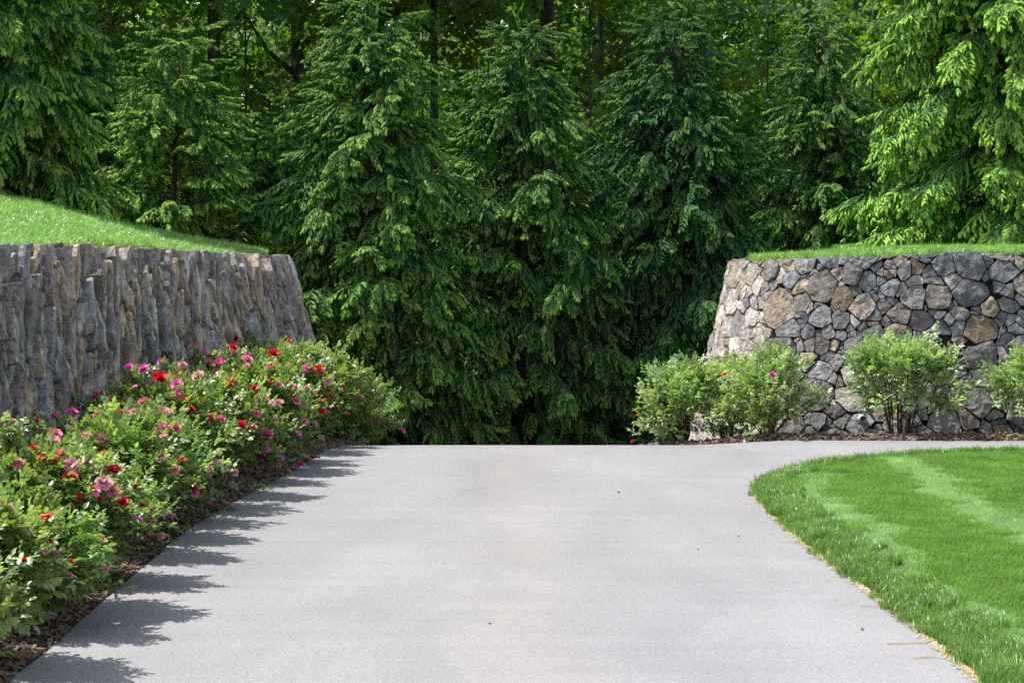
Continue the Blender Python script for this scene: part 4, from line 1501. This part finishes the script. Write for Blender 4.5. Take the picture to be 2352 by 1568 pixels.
G_CHIP = scatter_group('chips', [chip(k) for k in range(6)])
P = sample_mesh(me_bedl, 30000, lambda C: np.where((dist_to(DRIVE_L, C[:, 0], C[:, 1]) < 0.6) & (C[:, 1] > 6.5), 1.0, 0.05))[:9000]
tag(scatter('mulch_chips', P + [0, 0, 0.004], rng.normal(0, 0.35, (len(P), 3)) + np.stack([0 * P[:, 0], 0 * P[:, 0], rng.random(len(P)) * 6.28], 1), 0.6 + rng.random(len(P)), 6, G_CHIP),
    'loose bark chips under the flowering roses', 'mulch', kind='stuff')
P = sample_mesh(me_bedr, 9000)
tag(scatter('mulch_chips', P + [0, 0, 0.006], rng.normal(0, 0.35, (len(P), 3)) + np.stack([0 * P[:, 0], 0 * P[:, 0], rng.random(len(P)) * 6.28], 1), 0.8 + rng.random(len(P)), 6, G_CHIP),
    'loose bark chips at the foot of the fieldstone wall', 'mulch', kind='stuff')

# dry clippings along the lawn edge, and longer stalks lying out on the asphalt
mb = MB()
r = random.Random(77)
seg = [i for i in range(len(LAWN_E)) if 7.0 < LAWN_E[i][1] < 14.6 and LAWN_E[i][0] < 2.2]
for k in range(3400):
    i = r.choice(seg[:-1])
    f = r.random()
    e = LAWN_E[i] * (1 - f) + LAWN_E[min(i + 1, len(LAWN_E) - 1)] * f
    x = e[0] - abs(r.gauss(0, 0.016)) - 0.022
    an = r.random() * 3.14
    l = r.uniform(0.008, 0.03)
    dx, dy = math.cos(an) * l, math.sin(an) * l
    z = 0.003 + r.random() * 0.006
    w = 0.0016
    mb.add([(x - dx - dy / l * w, e[1] - dy + dx / l * w, z), (x - dx + dy / l * w, e[1] - dy - dx / l * w, z), (x + dx + dy / l * w, e[1] + dy - dx / l * w, z + .003), (x + dx - dy / l * w, e[1] + dy + dx / l * w, z + .003)], [(0, 1, 2, 3)], 0.0)
tag(obj('dry_clippings', mb.mesh('dry_clippings', M_STRAW)), 'straw-coloured dry clippings strewn along the lawn edge', 'clippings', kind='stuff')
for k, (x, y, l) in enumerate([(1738, 1116, .17), (1742, 1157, .22), (1835, 1246, .20), (1890, 1283, .15), (2085, 1478, .18), (2140, 1512, .16), (2000, 1395, .10)]):
    Y = FPX * CAM_H / (y - HOR)
    X = spx(x, Y)
    mb = MB()
    rr = random.Random(k)
    pts = [(-l / 2 + l * t, 0.01 * math.sin(t * 4 + k), 0.004 + 0.004 * rr.random()) for t in (0, .33, .66, 1)]
    mb.tube(pts, [0.0024, 0.0024, 0.002, 0.0012], 4, 0.0)
    for s_ in (-1, 1): mb.tube([pts[2], (pts[2][0] + 0.03, s_ * 0.012, 0.006)], [0.0015, 0.0008], 3, 0.0)
    tag(obj('dry_stalk', mb.mesh('dry_stalk', M_STRAW), None, (X, Y, 0.0)), '%s dry straw stalk from the lawn tip lying on the asphalt' % ordn[k], 'stalk', 'dry stalks beside the lawn edge')

# low weeds in the mulch strip
for k, (x, y) in enumerate([(476, 1181), (420, 1209), (386, 1241), (272, 1325), (524, 1157), (608, 1113)]):
    Y = FPX * (CAM_H - 0.04) / (y - HOR)
    X = spx(x, Y) - 0.07
    z = float(bedl_z(np.array([X]), np.array([Y]))[0])
    mb = MB()
    rr = random.Random(900 + k)
    for j in range(150):
        an, q = rr.random() * 6.28, 0.13 * math.sqrt(rr.random())
        o = np.array([q * math.cos(an), 1.3 * q * math.sin(an), 0.012 + 0.05 * rr.random() * (1 - q / 0.16)])
        aa = rr.random() * 6.28
        leaf_faces(mb, o, np.array([math.cos(aa), math.sin(aa), 0.35]), np.array([0, 0, 1.0]), rr.uniform(0.018, 0.032), 0.012, 0.3, OVAL)
    tag(obj('weed', mb.mesh('weed', M_WEED, True), None, (X, Y, z)), 'small green weed clump in the mulch strip, %s from the camera' % ['fourth', 'third', 'second', 'nearest', 'fifth', 'farthest'][k], 'weed', 'weeds along the drive edge')

# a white drain pipe mouth low in the fieldstone wall
c = px(1983, 962, 18.11)
root = empty('drain_pipe', c)
tag(root, 'short white plastic drain pipe mouth low in the fieldstone wall', 'pipe')
M_PIPE = m_plain('pipe_plastic', (0.42, 0.46, 0.46), 0.5, 20, 0.15, 0.5)
M_HOLE = m_plain('pipe_inside', (0.02, 0.03, 0.015), 0.9, 20, 0.3)
mb = MB()
n = 20
V, F = [], []
for rr_, yy in ((0.034, 0.35), (0.034, 0.0), (0.028, 0.0), (0.028, 0.35)):
    for k in range(n): V.append((rr_ * math.cos(k * 6.2832 / n), yy, rr_ * math.sin(k * 6.2832 / n)))
for j in range(3):
    for k in range(n): F.append((j * n + k, j * n + (k + 1) % n, (j + 1) * n + (k + 1) % n, (j + 1) * n + k))
mb.add(V, F, 0.0)
obj('rim', mb.mesh('rim', M_PIPE, True), root)
mb = MB()
mb.add([(0.0278 * math.cos(k * 6.2832 / n), 0.12, 0.0278 * math.sin(k * 6.2832 / n)) for k in range(n)], [tuple(range(n))[::-1]], 0.0)
obj('hole_disc', mb.mesh('hole_disc', M_HOLE), root)  # flat dark disc standing in for the pipe's dark inside

# a few crumbs on the asphalt
for k, (x, y, w_) in enumerate([(1421, 1131, 6), (1603, 1262, 5), (1125, 1432, 6), (1980, 1446, 10), (1697, 1232, 5), (330, 1133 + 60, 7)]):
    Y = FPX * CAM_H / (y - HOR)
    mb = MB()
    rr = random.Random(k)
    s_ = w_ / FPX * Y * 0.6
    V = [np.array([math.cos(a) * s_ * rr.uniform(.6, 1.1), math.sin(a) * s_ * rr.uniform(.6, 1.1), 0]) for a in np.linspace(0, 6.28, 7)[:-1]]
    V2 = [v * 0.6 + np.array([0, 0, s_ * rr.uniform(.5, .8)]) for v in V]
    mb.add(V + V2, [(i, (i + 1) % 6, 6 + (i + 1) % 6, 6 + i) for i in range(6)] + [tuple(range(6, 12))], 0.0)
    tag(obj('pebble', mb.mesh('pebble', M_BARK if k != 3 else M_TWIG), None, (spx(x, Y), Y, 0.001)), ['tiny dark crumb alone on the far asphalt', 'tiny dark crumb near the middle of the lawn edge',
        'tiny dark crumb near the tan stain in front', 'brown leaf scrap on the asphalt near the lawn', 'tiny dark crumb just off the lawn edge', 'small dark crumb in the rose shadows'][k], 'debris', 'crumbs on the asphalt')
print('objects', len(bpy.data.objects))
